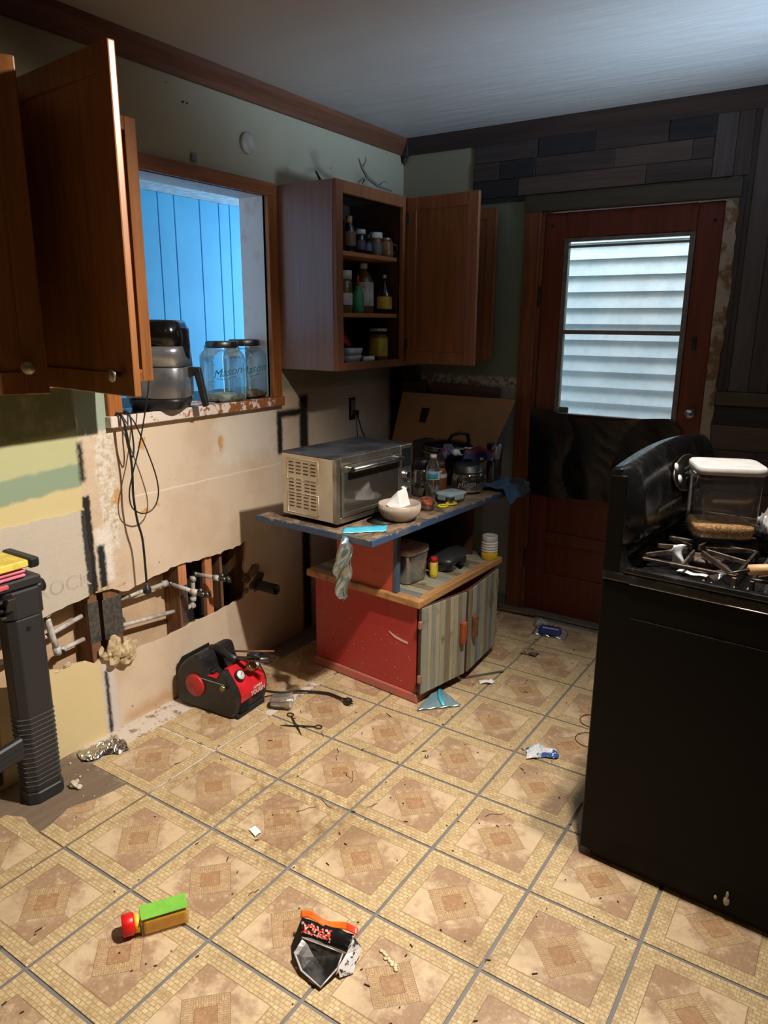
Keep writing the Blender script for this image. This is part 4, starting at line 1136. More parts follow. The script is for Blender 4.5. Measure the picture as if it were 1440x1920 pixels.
bp = [Vector((-.168, .436)), Vector((.420, .402)), Vector((.490, 1.66)), Vector((-.120, 1.72))]


def bq(z, i=0): return [(p.x, p.y, z) for p in bp]


c_ = bp
B().hexa([(-.160, .443, .0005), (.412, .410, .0005), (.482, 1.66, .0005), (-.112, 1.72, .0005)], [(-.160, .443, .025), (.412, .410, .025), (.482, 1.66, .025), (-.112, 1.72, .025)]).make('board', BT.m, board)
B().hexa([(-.168, .436, 0), (.4115, .4025, 0), (.4118, .4095, 0), (-.1605, .4425, 0)], [(-.168, .436, .0255), (.4115, .4025, .0255), (.4118, .4095, .0255), (-.1605, .4425, .0255)], bev=.0015).make('edge_band', CB2.m, board)
B().hexa([(.4125, .402, 0), (.420, .402, 0), (.490, 1.66, 0), (.4825, 1.66, 0)], [(.4125, .402, .0255), (.420, .402, .0255), (.490, 1.66, .0255), (.4825, 1.66, .0255)], bev=.0015).make('edge_band', CB2.m, board)

# ================================================================== TOASTER OVEN
ov = thing('toaster_oven', 'large greasy stainless toaster oven on the board', 'oven', (.104, .700, .7752), -4.2)
OVM = mat('greasy_stainless', srgb(176, 170, 160), 0.36, 0.9, c2=srgb(132, 124, 112), ns=9, ramp=(.35, .7), bump=.05)
OVS = mat('beige_stained_steel_side', srgb(206, 196, 178), 0.45, 0.5, c2=srgb(182, 164, 136), ns=7, ramp=(.45, .75))
OVT = mat('scuffed_grey_top', srgb(112, 116, 122), 0.42, 0.7, c2=srgb(78, 82, 86), ns=10)
hd, hw = .142, .236; h0, h1 = .018, .262
B().box(-hd, hd - .022, -hw, -hw + .006, h0, h1 - .002, bev=.002).make('side_panel', OVS, ov)
B().box(-hd, hd - .022, hw - .006, hw, h0, h1 - .002, bev=.002).make('side_panel', OVS, ov)
B().box(-hd, hd - .020, -hw - .001, hw + .001, h1 - .0018, h1 + .004, bev=.002, seg=2).make('top_panel', OVT, ov)
B().box(-hd, hd - .024, -hw + .0065, hw - .0065, h0, h0 + .008).make('bottom_panel', BLACKM, ov)
B().box(-hd, -hd + .006, -hw + .0065, hw - .0065, h0 + .009, h1 - .003).make('back_panel', BLACKM, ov)
B().box(-hd + .01, hd - .024, hw - .085, hw - .08, h0 + .009, h1 - .003).make('inner_wall', mat('baked_on_brown', srgb(96, 78, 56), .5, .4), ov)
B().box(hd - .026, hd, -hw, -hw + .020, h0 - .003, h1 + .003, bev=.004, seg=2).make('front_frame', OVM, ov)
B().box(hd - .022, hd - .001, -hw + .0205, hw - .082, h1 - .028, h1 + .003, bev=.002).make('front_frame', OVM, ov)
B().box(hd - .022, hd - .001, -hw + .0205, hw - .082, h0 - .003, h0 + .020, bev=.002).make('front_frame', OVM, ov)
cp = B().box(hd - .022, hd, hw - .081, hw, h0 - .003, h1 + .003, bev=.003).make('control_panel', OVM, ov)
# door frame with glass
df = B(); y0, y1 = -hw + .022, hw - .084; za, zb = h0 + .021, h1 - .029
df.box(hd - .006, hd + .004, y0, y1, zb - .026, zb, bev=.001); df.box(hd - .006, hd + .004, y0, y1, za, za + .016, bev=.001)
df.box(hd - .006, hd + .004, y0, y0 + .014, za + .0165, zb - .0265, bev=.001); df.box(hd - .006, hd + .004, y1 - .014, y1, za + .0165, zb - .0265, bev=.001)
dd = df.make('door', OVM, ov)
B().box(hd - .002, hd + .001, y0 + .0145, y1 - .0145, za + .0165, zb - .0265).make('door_glass', glass('greasy_oven_glass', (.50, .44, .38), .12, .84, .10), dd)
b = B(); b.tube([(hd + .030, y0 + .035, zb - .012), (hd + .030, y1 - .02, zb - .012)], .0085, 14)
for yy in (y0 + .045, y1 - .03): b.box(hd + .003, hd + .026, yy - .008, yy + .008, zb - .019, zb - .006, bev=.002)
oh = b.make('handle', STEEL, dd)
b = B(); b.cyl(.0095, 0, .006, 14, T(hd + .030, y0 + .036, zb - .012, 90, 0, 0)); b.make('handle_end', BLACKP, dd)
for hz in (.075, .135):
    b = B()
    for k in range(9): b.tube([(-hd + .02, -hw + .03 + k * .042, h0 + hz), (hd - .03, -hw + .03 + k * .042, h0 + hz)], .0013, 5)
    b.tube([(hd - .03, -hw + .012, h0 + hz), (hd - .03, hw - .09, h0 + hz)], .0025, 6); b.tube([(-hd + .02, -hw + .012, h0 + hz), (-hd + .02, hw - .09, h0 + hz)], .0025, 6)
    b.make('wire_rack', CHROME, ov)
# display, two large knobs, column of small buttons
B().box(hd, hd + .0015, hw - .070, hw - .014, h1 - .090, h1 - .012, bev=.0005).make('display', mat('dark_display', srgb(40, 44, 48), .2), cp)
b = B()
for a in ((hw - .074, hw - .072, h1 - .094, h1 - .010), (hw - .012, hw - .010, h1 - .094, h1 - .010)): b.box(hd, hd + .002, *a)
b.box(hd, hd + .002, hw - .072, hw - .012, h1 - .094, h1 - .092); b.box(hd, hd + .002, hw - .072, hw - .012, h1 - .012, h1 - .010); b.make('display_bezel', CHROME, cp)
for zz in (.125, .062):
    B().lathe([(.019, 0), (.019, .003), (.016, .004), (.015, .020), (.013, .022)], 24, T(hd, hw - .056, h0 + zz, 0, 90, 0)).make('knob', STEEL, cp)
for k in range(6):
    B().lathe([(.0055, 0), (.0055, .003), (.003, .0045)], 12, T(hd, hw - .020, h0 + .148 - k * .021, 0, 90, 0)).make('button', CHROME, cp)
# pressed vents in the near side: three rows of louvre groups
for gi, gz in enumerate((.178, .112, .046)):
    for c in range(4):
        b = B(); nn = 4 if gi != 1 else 5
        xx = -hd + .050 + c * .038 + (.006 if (gi == 1 and c == 2) else 0)
        for r_ in range(nn):
            b.box(xx - .013, xx + .013, -hw - .0012, -hw - .0001, h0 + gz + .030 - r_ * .0135, h0 + gz + .0345 - r_ * .0135, bev=.0004)
        b.make('vent_slots', mat('dark_slot', srgb(70, 52, 38), .8), ov)
    b = B(); fx0, fx1, fz0, fz1 = -hd + .028, -hd + .190, h0 + gz - .034, h0 + gz + .046
    if gi != 1:
        b.tube([(fx0, -hw, fz0), (fx1, -hw, fz0), (fx1, -hw, fz1), (fx0, -hw, fz1)], .0016, 6, closed=True); b.make('pressed_ridge', OVS, ov)
for (x, y) in ((-hd + .03, -hw + .03), (hd - .05, -hw + .03), (-hd + .03, hw - .03), (hd - .05, hw - .03)):
    B().cyl(.013, 0, h0, 14, T(x, y, 0), r2=.015).make('foot', BLACKP, ov)
B().box(-.14, .12, -.225, .2, .0004, .004, M=T(-.02, 0, 0), bev=.001).make('oven_shadow_sheet', BLACKM, ov)  # black sheet painted in as the shadow under the oven

# ================================================================== RANGE
st = thing('gas_range', 'black freestanding gas range pulled out into the room', 'stove', (1.284, .222, 0), -4)
BK = NT('black_enamel_side'); _n = BK.noise(BK.pos(), 260, 3, .8); _m = BK.noise(BK.pos(), 7, 4, .6)
BK.col(BK.mix(BK.step(_n, .78, .80), BK.mix(_m, srgb(11, 10, 9), srgb(16, 14, 12)), srgb(110, 105, 100))); BK.set(Roughness=.42); BK.p.inputs['Specular IOR Level'].default_value = .12
BE = NT('glossy_dusty_black'); _n = BE.noise(BE.pos(), 200, 4, .8); _m = BE.noise(BE.pos(), 14, 5, .7)
BE.col(BE.mix(BE.step(_n, .70, .74), BE.mix(BE.step(_m, .5, .7), srgb(12, 12, 13), srgb(34, 32, 31)), srgb(160, 155, 150))); BE.set(Roughness=BE.rng(_m, .3, .7, .14, .38))
W_, D2 = .76, .64
B().box(.0, D2, 0.002, W_ - .002, .030, .866, bev=.004).make('body', BK.m, st)
B().box(.085, D2 - .05, -.0016, .0018, .105, .775, bev=.0012).make('side_panel', BK.m, st); B().box(.085, D2 - .05, W_ - .0018, W_ + .0016, .105, .775, bev=.0012).make('side_panel', BK.m, st)
B().box(.03, D2 - .03, .02, W_ - .02, 0.0045, .0297).make('plinth', mat('rusty_black', srgb(40, 26, 20), .8), st)
GR = mat('cooktop_edge_glare', srgb(170, 165, 158), .3, .9)
# cooktop: tray with raised rim
b = B()
b.box(.0, D2 + .02, -.004, W_ + .004, .8665, .893, bev=.006, seg=2)
b.box(.055, D2 + .018, -.003, .022, .8935, .910, bev=.005, seg=2); b.box(.055, D2 + .018, W_ - .022, W_ + .003, .8935, .910, bev=.005, seg=2); b.box(D2 - .008, D2 + .018, .0225, W_ - .0225, .8935, .908, bev=.005, seg=2)
b.make('cooktop', BE.m, st)
b = B(); b.tube([(.075, -.0035, .868), (D2 + .01, -.0035, .868)], .0016, 6); b.make('edge_glare', GR, st)  # bright metal strip imitates the glare along the black cooktop edge
# curved backguard
gp = [(0, .894), (0, 1.160), (.030, 1.166), (.046, 1.160), (.062, 1.140), (.078, 1.10), (.087, 1.05), (.090, 1.01), (.086, .985), (.070, .970), (.052, .962), (.048, .950), (.052, .935), (.062, .915), (.070, .898), (.070, .894)]
b = B(); NS = 28; vs = []; fs = []
for s in range(NS + 1):
    tt = s / NS; y = tt * W_; cr = .030 * math.sin(PI * tt) ** .8; e = min(1, min(tt, 1 - tt) / .05); e = .55 + .45 * math.sqrt(max(0, 1 - (1 - e) ** 2))
    for (x, z) in gp:
        k = max(0, (z - 1.0) / .166); bulge = (e if (z > .96 and x > .04) else 1)
        vs.append((x * bulge if x > .04 else x, y, z + cr * k))
n_ = len(gp)
for s in range(NS):
    for q in range(n_):
        a = s * n_ + q; c = s * n_ + (q + 1) % n_
        fs.append((a, c, c + n_, a + n_))
fs.append(tuple(range(n_))); fs.append(tuple(reversed(range(NS * n_, (NS + 1) * n_))))
b._add(vs, fs, None, 0, True)
for f in b.bm.faces:
    if len(f.verts) > 4: f.smooth = False
bg = b.make('backguard', BE.m, st)
b = B(); b.box(-.0005, .046, -.0015, .006, .868, 1.150, bev=.004, seg=2); b.make('guard_end_cap', BK.m, st)
b = B(); b.box(-.0005, .046, W_ - .006, W_ + .0015, .868, 1.150, bev=.004, seg=2); b.make('guard_end_cap', BK.m, st)
b = B()
for zz, xx in ((.948, .0485), (.928, .056)): b.tube([(xx, .03, zz), (xx, W_ - .03, zz)], .0035, 8)
b.make('vent_ridges', BE.m, bg)
# control oval
GM = Matrix.Translation((.087, .385, 1.105)) @ Euler((0, R(90 - 14), 0)).to_matrix().to_4x4()
b = B()
b.tube([(math.cos(a) * .050, math.sin(a) * .125, .0) for a in [2 * PI * k / 40 for k in range(40)]], .0022, 6, GM, closed=True)
b.make('control_bezel', mat('worn_bronze_line', srgb(120, 104, 86), .4, .7), bg)
b = B(); b.lathe([(.055, -.004), (.054, .0015), (0, .002)], 40, GM @ Matrix.Scale(2.3, 4, (0, 1, 0)) @ Matrix.Scale(.9, 4, (1, 0, 0))); b.make('control_pad', mat('control_pad_black', srgb(20, 20, 20), .3), bg)
for (u, v) in ((-.030, -.100), (.006, -.085), (.012, .060)):
    B().lathe([(.0125, 0), (.0125, .002), (.010, .005), (0, .006)], 20, GM @ T(u, v, .0015)).make('white_button', WHITEP, bg)
for k in range(7):
    B().lathe([(.006, 0), (.006, .0015), (0, .002)], 12, GM @ T(-.012 + (k % 3) * .014, -.02 + (k // 3) * .016, .0018)).make('button', mat('dark_button', srgb(44, 44, 42), .4), bg)
b = B(); b.box(.0905, .0915, .478, .490, 1.022, 1.038); b.box(.0905, .0915, .494, .522, 1.026, 1.033); b.make('emblem', mat('pale_print', srgb(170, 168, 164), .5), bg)
for k in range(4):
    B().box(.0895, .0915, .475, .525, .992 + k * .007, .9945 + k * .007).make('print_line', mat('grey_print', srgb(88, 86, 82), .6), bg)
B().box(.091, .0915, .13, .34, 1.035, 1.045, M=T(0, 0, 0)).make('pale_stripe', mat('grey_print', srgb(88, 86, 82), .6), bg)
# burners
for (x, y) in ((.21, .19), (.21, .57), (.50, .19), (.50, .57)):
    b = B(); b.lathe([(.062, .8935), (.058, .897), (.030, .897), (.030, .910), (.044, .912), (.044, .918), (.038, .922), (0, .923)], 24, T(x, y, 0))
    b.make('burner', mat('burnt_burner', srgb(74, 62, 56), .55, .5, c2=srgb(112, 96, 86), ns=40), st)
# front: oven door, handle, knobs, drawer
od = B().box(D2 + .0005, D2 + .035, .012, W_ - .012, .20, .74, bev=.006).make('oven_door', BE.m, st)
B().box(D2 + .0355, D2 + .037, .12, W_ - .12, .32, .62, bev=.0005).make('oven_window', BLACKG, od)
b = B(); b.tube([(D2 + .07, .06, .70), (D2 + .07, W_ - .06, .70)], .012, 12); b.box(D2 + .034, D2 + .066, .07, .09, .692, .708); b.box(D2 + .034, D2 + .066, W_ - .09, W_ - .07, .692, .708); b.make('oven_handle', BLACKP, od)
B().box(D2 + .0005, D2 + .030, .012, W_ - .012, .035, .19, bev=.006).make('drawer', BK.m, st)
B().box(D2 + .0005, D2 + .028, .004, W_ - .004, .75, .865, bev=.006).make('control_front', BE.m, st)
for k in range(5): B().lathe([(.022, 0), (.020, .022), (.016, .026)], 18, T(D2 + .028, .10 + k * .14, .808, 0, 90, 0)).make('burner_knob', BLACKP, st)
# the white drip of paint on the lower side
b = B(); b.blob(1, T(.405, -.0015, .062), amp=.15, flat=(.008, .002, .014), seed=2); b.blob(1, T(.405, -.0018, .082), amp=.2, flat=(.004, .002, .012), seed=5); b.blob(1, T(.378, -.0015, .060), amp=.3, flat=(.004, .002, .007), seed=6)
b.make('paint_drip', mat('off_white_drip', srgb(200, 190, 178), .5), st)

# grates: each lifts off on its own
RM = st.matrix_basis = Matrix.Translation(st.location) @ Matrix.Rotation(R(-4), 4, 'Z')
IRON = mat('greasy_cast_iron', srgb(46, 40, 36), .5, .4, c2=srgb(92, 78, 66), ns=30)


def grate(x, y, lab):
    p = RM @ Vector((x, y, .9102))
    g = thing('burner_grate', lab, 'grate', p, -4, 'cast iron burner grates')
    b = B(); s = .125; h = .030
    for a, c in (((-s, -s), (s, -s)), ((s, -s), (s, s)), ((s, s), (-s, s)), ((-s, s), (-s, -s))):
        d = Vector(c) - Vector(a)
        M = Matrix.Translation((a[0], a[1], 0)) @ Matrix.Rotation(math.atan2(d.y, d.x), 4, 'Z')
        b.box(-.004, d.length + .004, -.004, .004, .010, .018, M, bev=.0015)
    for (fx, fy) in ((-s, -s), (s, -s), (s, s), (-s, s)): b.box(fx - .006, fx + .006, fy - .006, fy + .006, -.0165, .012, bev=.002)
    b.make('frame', IRON, g)
    for k in range(8):
        a = k * PI / 4; L = s if k % 2 == 0 else s * 1.30
        bb = B(); M = Matrix.Rotation(a, 4, 'Z')
        bb.hexa([(.026, -.0035, .018), (L, -.004, .011), (L, .004, .011), (.026, .0035, .018)], [(.026, -.003, h + .004), (L, -.003, .022), (L, .003, .022), (.026, .003, h + .004)], M, bev=.0012)
        bb.make('finger', IRON, g)
    return g


grate(.185, .185, 'rusty cast iron grate nearest the backguard, facing the camera side')
grate(.185, .555, 'cast iron grate under the clear food container')
grate(.475, .185, 'cast iron grate by the front of the range with a wooden handle lying over it')
grate(.475, .555, 'cast iron grate at the far front of the range')

# ================================================================== ON THE BOARD
ZB = .7757
# bowl with paper
bw = thing('bowl', 'beige bowl with slanted ribs at the edge of the board', 'bowl', (.345, .700, ZB))
BWM = mat('beige_ceramic', srgb(186, 172, 156), .45, c2=srgb(176, 162, 146))
b = B(); prof = [(.034, 0), (.050, .004), (.068, .020), (.080, .045), (.083, .068), (.080, .069), (.076, .046), (.064, .022), (.045, .008), (0, .006)]
b.lathe(prof, 48); b.make('bowl_body', BWM, bw)
b = B()
for k in range(46):
    a = 2 * PI * k / 46; pts = []
    for q in range(6):
        u = q / 5; r = (.051, .0625, .0715, .078, .0815, .083)[q] + .0004; z = (.005, .014, .025, .038, .049, .060)[q]; an = a + u * .38
        pts.append((math.cos(an) * r, math.sin(an) * r, z))
    b.tube(pts, .0012, 5)
o = b.make('ribs', BWM, bw)
nap = thing('paper_napkin', 'crumpled white paper napkin standing in the beige bowl', 'napkin', (.325, .715, ZB + .03))
b = B(); b._add([(-.045, -.02, .02), (.03, -.045, .018), (.062, .0, .03), (.02, .035, .085), (-.005, .01, .072), (-.035, .01, .045), (.02, -.01, .03), (.0, .0, .06)],
       [(0, 1, 6), (1, 2, 6), (2, 3, 6), (6, 3, 7), (7, 3, 4), (0, 6, 7), (0, 7, 5), (5, 7, 4)])
bmesh.ops.subdivide_edges(b.bm, edges=b.bm.edges[:], cuts=2, use_grid_fill=True)
for v in b.bm.verts: v.co += Vector((1, 1, 1)) * .004 * mnoise.noise(v.co * 60)
b.make('napkin', WHITE, nap, solid=.0008); nap.scale = (.95, .95, 1.05)
# dark round coaster left of the bowl
bd_ = thing('dark_plate', 'flat dark round plate half under the beige bowl', 'plate', (.300, .655, ZB - .0002))
bpl = B(); bpl.lathe([(.060, 0), (.066, .0008), (.0, .0008)], 28, sx=1.0); bpl.make('plate', mat('dark_olive', srgb(52, 50, 42), .5), bd_)

t = bottle('water_bottle', 'clear plastic water bottle with a white cap and blue-green label', 'bottle', (.285, 1.065, ZB),
           [(.026, 0), (.031, .006), (.031, .018), (.0295, .024), (.0315, .030), (.0295, .040), (.0315, .048), (.0295, .058), (.0315, .066), (.0300, .076), (.0315, .085), (.0315, .132), (.030, .142), (.022, .163), (.0125, .180), (.0120, .187)],
           glass('water_bottle_plastic', (.93, .95, .96), .06, .80), (.0145, .184, .198), WHITEP, (.0320, .094, .130), mat('pale_water_label', srgb(206, 216, 220), .5), n=28)
for (a0, z0, z1_, c) in ((-110, .108, .118, srgb(70, 140, 200)), (-110, .096, .107, srgb(40, 140, 110)), (-110, .119, .126, srgb(120, 180, 220))):
    g = B(); n_ = 10
    g._add([(math.cos(R(a0 + k * 10)) * .0323, math.sin(R(a0 + k * 10)) * .0323, zz) for zz in (z0, z1_) for k in range(n_)], [(k, k + 1, k + 1 + n_, k + n_) for k in range(n_ - 1)])
    g.make('label_print', mat('label_%d' % int(z0 * 1000), c, .5), t, recalc=False)
t = bottle('pepper_jar', 'clear jar with a black shaker lid and white lettering beside the oven', 'jar', (.205, 1.115, ZB), [(.038, 0), (.041, .006), (.041, .115), (.036, .125)], glass('smoky_jar', (.75, .72, .70), .08, .74), (.040, .124, .165), BLACKP, None, n=26, fill=(.036, .004, .05), fm=mat('peppercorns', srgb(50, 40, 36), .8, c2=srgb(110, 96, 86), ns=120))
A_t = Matrix.Rotation(R(-42), 4, 'Z')
text('jar_lettering', 'PEPPER', .0165, A_t @ Matrix.Translation((0, -.0415, .066)) @ Matrix.Rotation(R(90), 4, 'X'), LABELW, t, .0002)
B().box(-.012, .012, -.0419, -.0413, .079, .084, A_t).make('small_print', LABELW, t)
B().box(-.010, .010, -.0419, -.0413, .050, .054, A_t).make('small_print', LABELW, t)
B().box(-.006, .006, -.0418, -.0412, -.006, .006, A_t @ T(0, 0, .100, 0, 45, 0) @ T(0, 0, 0)).make('diamond_mark', LABELW, t)
t = bottle('brown_bottle', 'amber syrup bottle with a white label behind the water bottle', 'bottle', (.265, 1.165, ZB), [(.027, 0), (.030, .01), (.030, .10), (.016, .13)], mat('amber_plastic', srgb(128, 78, 40), .3), (.020, .128, .150), mat('brown_cap', srgb(90, 70, 56), .5), (.0305, .082, .10), LABELW, n=20)
# orange jar in crumpled bag
t = thing('sauce_jar', 'small glass pot of orange-red sauce between the bowl and the water bottle', 'jar', (.350, .905, ZB))
B().lathe([(.022, 0), (.030, .010), (.031, .026), (.024, .036)], 20).make('sauce', mat('orange_sauce', srgb(206, 84, 36), .25, c2=srgb(180, 60, 24)), t)
B().lathe([(.024, 0), (.033, .010), (.034, .028), (.026, .044), (.0255, .045)], 20, cap=False).make('pot', GLASS, t)
B().lathe([(.0255, .0455), (.0262, .047), (.0255, .049)], 20, cap=False).make('rim', mat('dull_brown_lid', srgb(130, 96, 72), .4), t)
t = thing('wrapper', 'brown crumpled wrapper on the board behind the sauce jar', 'wrapper', (.315, .955, ZB))
B().blob(1, T(0, 0, .014), amp=.5, fr=2, seed=4, flat=(.05, .035, .014)).make('wrapper', mat('brown_paper_wrapper', srgb(132, 112, 94), .6), t)
# glass food box with pale blue lid
t = thing('food_box', 'small rectangular glass food box with a pale blue clip lid', 'container', (.365, 1.085, ZB), -12)
b = B(); b.lathe([(.036, 0), (.042, .004), (.047, .030), (.045, .030), (.040, .006), (0, .005)], 28, sq=.45, sx=.95, sy=1.25); b.make('glass_box', glass('grey_green_glass', (.6, .64, .60), .06, .8), t)
LBL = mat('pale_blue_lid', srgb(152, 170, 176), .5, c2=srgb(140, 160, 166))
b = B(); b.lathe([(.048, .0305), (.050, .033), (.050, .040), (.046, .043), (0, .043)], 28, sq=.45, sx=.95, sy=1.22); b.make('lid', LBL, t)
b = B(); b.box(.045, .049, -.030, .030, .016, .039, bev=.0015); b.make('clip', LBL, t)
b = B(); b.box(-.020, .020, -.064, -.060, .016, .039, bev=.0015); b.make('clip', LBL, t)
B().lathe([(.034, .006), (.040, .024), (0, .026)], 24, sq=.4, sy=1.2, sx=.9).make('leftovers', mat('dark_leftovers', srgb(70, 62, 44), .6), t)
# scissors: yellow loops
t = thing('scissors', 'scissors with yellow ring handles at the board edge', 'scissors', (.395, 1.0, ZB + .004), 70)
YL = mat('yellow_plastic', srgb(220, 202, 40), .4)
for k, (cx, cy) in enumerate(((-.026, .0), (.026, .006))):
    B().tube([(cx + .023 * math.cos(2 * PI * q / 24), cy + .017 * math.sin(2 * PI * q / 24), .001 + k * .002) for q in range(24)], .0042, 8, closed=True).make('ring_handle', YL, t)
B().box(-.010, -.003, .012, .055, -.002, .000, M=T(0, 0, 0, 0, 0, 0), bev=.0005).make('blade', DSTEEL, t); B().box(.002, .009, .014, .057, .0012, .0032, bev=.0005).make('blade', DSTEEL, t)
# big glass jar with metal lid
t = thing('storage_jar', 'wide round glass jar with a dull metal lid and white embossed script', 'jar', (.335, 1.300, ZB))
B().lathe([(.055, 0), (.066, .006), (.074, .030), (.076, .065), (.070, .088), (.064, .094), (.062, .094), (.068, .086), (.073, .065), (.071, .031), (.063, .009), (0, .006)], 36).make('glass_body', glass('smoky_round_jar', (.80, .78, .78), .05, .80), t)
B().lathe([(.068, .092), (.071, .095), (.070, .100), (.066, .102), (.066, .124), (.062, .128), (.05, .126), (0, .126)], 36).make('lid', DSTEEL, t)
B().lathe([(.060, .008), (.068, .030), (.069, .060), (0, .068)], 28).make('contents', mat('dark_red_contents', srgb(62, 26, 28), .5, c2=srgb(30, 22, 22), ns=30), t)
text('script', 'Mason', .032, Matrix.Rotation(R(22), 4, 'Z') @ Matrix.Translation((0, -.0765, .045)) @ Matrix.Rotation(R(90), 4, 'X') @ Matrix.Rotation(R(10), 4, 'Z'), mat('pale_embossing', srgb(190, 180, 172), .3), t, .0006, shear=.4)
b = B(); b.grid(lambda u, v: (math.cos(R(-70 + u * 70)) * (.0775 + .002 * math.sin(u * 30)), math.sin(R(-70 + u * 70)) * (.0775 + .002 * math.sin(v * 20)), .012 + v * (.018 + .03 * u)), 18, 6); b.make('film_scrap', glass('film_highlight', (.95, .95, .95), .2, .45), t)
# black slow cooker behind
t = thing('slow_cooker', 'black slow cooker with a loop handle on its lid behind the jars', 'slow cooker', (.155, 1.435, ZB))
B().lathe([(.085, 0), (.092, .008), (.105, .06), (.110, .135), (.110, .150)], 36, sx=1.15).make('crock', BLACKG, t)
B().lathe([(.112, .146), (.1135, .149), (.112, .153), (.109, .153)], 36, sx=1.15, cap=False).make('rim_band', STEEL, t)
B().lathe([(.111, .1535), (.113, .160), (.111, .176), (.098, .188), (.06, .200), (0, .205)], 36, sx=1.15).make('lid', mat('smoked_glass_lid', srgb(30, 28, 26), .12), t)
B().lathe([(.1125, .1765), (.1115, .179)], 36, sx=1.15, cap=False).make('lid_band', STEEL, t)
B().tube([(.02, -.05, .198), (.045, -.045, .235), (.075, -.02, .248), (.098, .01, .238), (.098, .022, .205), (.09, .02, .188)], .0125, 8, flat=.7).make('lid_handle', BLACKP, t)
B().box(-.165, -.10, -.06, .06, .0, .195, bev=.01, seg=2).make('side_housing', BLACKM, t)
# snack wrappers on the jar / in front of cooker
NAVY = mat('navy_wrapper', srgb(28, 34, 86), .35, c2=srgb(18, 22, 60), ns=25); MAR = mat('maroon_wrapper', srgb(122, 44, 44), .4, c2=srgb(84, 30, 36))
t = thing('popcorn_box', 'purple-blue box of popcorn tipped over on the jar lid, white popcorn showing', 'box', (.268, 1.262, .937), -30)
M = T(-.03, -.01, .0, -8, 40, 0)
B().box(-.030, .030, -.020, .020, -.03, .045, M, bev=.001).make('carton', NAVY, t)
B().box(-.0305, .0305, -.0207, -.0201, .034, .040, M).make('pale_band', mat('lilac_band', srgb(176, 170, 214), .5), t)
B().box(-.012, .024, -.0207, -.0201, .006, .014, M).make('pale_band', mat('lilac_band', srgb(176, 170, 214), .5), t)
B().box(-.026, -.004, -.0207, -.0201, .012, .028, M).make('magenta_patch', mat('magenta_print', srgb(150, 40, 110), .5), t)
B().box(-.002, .020, -.0207, -.0201, .018, .030, M).make('pale_patch', mat('lilac_band', srgb(176, 170, 214), .5), t)
B().box(-.030, .026, -.020, .020, -.052, -.031, M, bev=.001).make('maroon_end', MAR, t)
b = B()
for k in range(14): b.blob(.008 + rnd.random() * .004, T(.035 + rnd.uniform(-.022, .025), rnd.uniform(-.02, .012), .020 + rnd.uniform(-.006, .010)), sub=1, amp=.6, fr=3, seed=k + 20)
o = b.make('popcorn', WHITE, t); o['kind'] = 'stuff'
t = thing('snack_bag', 'opened navy and maroon snack bag lying on the jar lid', 'bag', (.372, 1.335, .9045), 10)
b = B(); b.grid(lambda u, v: (-.075 + u * .15, -.032 + .020 * math.sin(u * 5) + v * .05, .008 + v * .052 + .008 * math.sin(u * 9 + v * 4) + .012 * u), 16, 8, mfn=lambda u, v: 0 if v < .62 else 1); b.make('bag_front', [NAVY, MAR], t, solid=.001)
b = B(); b.grid(lambda u, v: (.050 + u * .045, .0 + v * .025 + .006 * math.sin(u * 9), .030 + v * .055 + .008 * math.cos(u * 12 + v * 3)), 8, 8); b.make('silver_lining', mat('silver_foil_inside', srgb(150, 150, 152), .35, .7), t, solid=.0008)
for (u, c) in ((.02, .011), (.04, .008)):
    B().box(u - .008, u + .008, -.034, -.033, .022, .022 + c, M=T(0, .0, 0), bev=.0005).make('pale_print', mat('cream_print', srgb(176, 166, 140), .5), t)
# grinder at the back
t = thing('pepper_mill', 'glass grinder of mixed peppercorns with a broken black top at the back corner', 'grinder', (.345, 1.555, ZB))
B().lathe([(.030, 0), (.031, .008), (.031, .120), (.026, .128)], 24, sq=.3).make('glass_body', glass('mill_glass', (.85, .8, .76), .06, .78), t)
B().lathe([(.028, .004), (.028, .108), (0, .11)], 20, sq=.3).make('peppercorns', mat('mixed_peppercorns', srgb(112, 66, 44), .8, c2=srgb(44, 30, 24), ns=110, ramp=(.48, .52), bump=.8, bs=110, bd=.003), t)
B().lathe([(.033, .128), (.034, .134), (.035, .165), (.037, .185), (.030, .186)], 8, sq=.3).make('grinder_top', BLACKM, t)
b = B(); b.box(.008, .012, -.032, -.031, .02, .105); b.make('label_strip', LABELW, t)
# blue cloth off the end
t = thing('blue_cloth', 'grubby blue cloth bunched over the far right corner of the board', 'cloth', (.47, 1.52, ZB))


def clf(u, v):
    x = -.10 + u * .16; y = -.16 + v * .26
    z = .006 + .010 * abs(math.sin(u * 6 + v * 5)) + .006 * math.sin(v * 13 + u * 3)
    if x > .012: z -= (x - .012) * 1.1 + .004
    if x > .012: x = .012 + (x - .012) * .6 + .006
    return (x, y, max(z, -.06))


b = B(); b.grid(clf, 22, 26, mfn=lambda u, v: 1 if (v > .55 and u > .25) else 0); b.make('cloth', [mat('dusty_blue_cloth', srgb(66, 92, 118), .9, c2=srgb(52, 74, 98)), mat('dark_green_cloth', srgb(46, 54, 46), .9)], t, solid=.002)
# zip bag hanging over the front edge
AQ = mat('aqua_zip_strip', srgb(82, 184, 208), .35, c2=srgb(66, 168, 196)); FILM = glass('wrinkled_zip_bag', (.74, .90, .94), .12, .70, .22)
t = thing('zip_bag', 'clear zip bag with an aqua strip hanging over the front edge of the board', 'bag', (.29, .41, .777))
b = B()
b.grid(lambda u, v: (-.012 + u * .118 - v * .022, .002 + u * .115 + v * .042, .0006 + v * .008 + .0015 * math.sin(u * 14) ** 2 + .003 * u * v), 16, 4); b.make('zip_strip', AQ, t, solid=.0008)


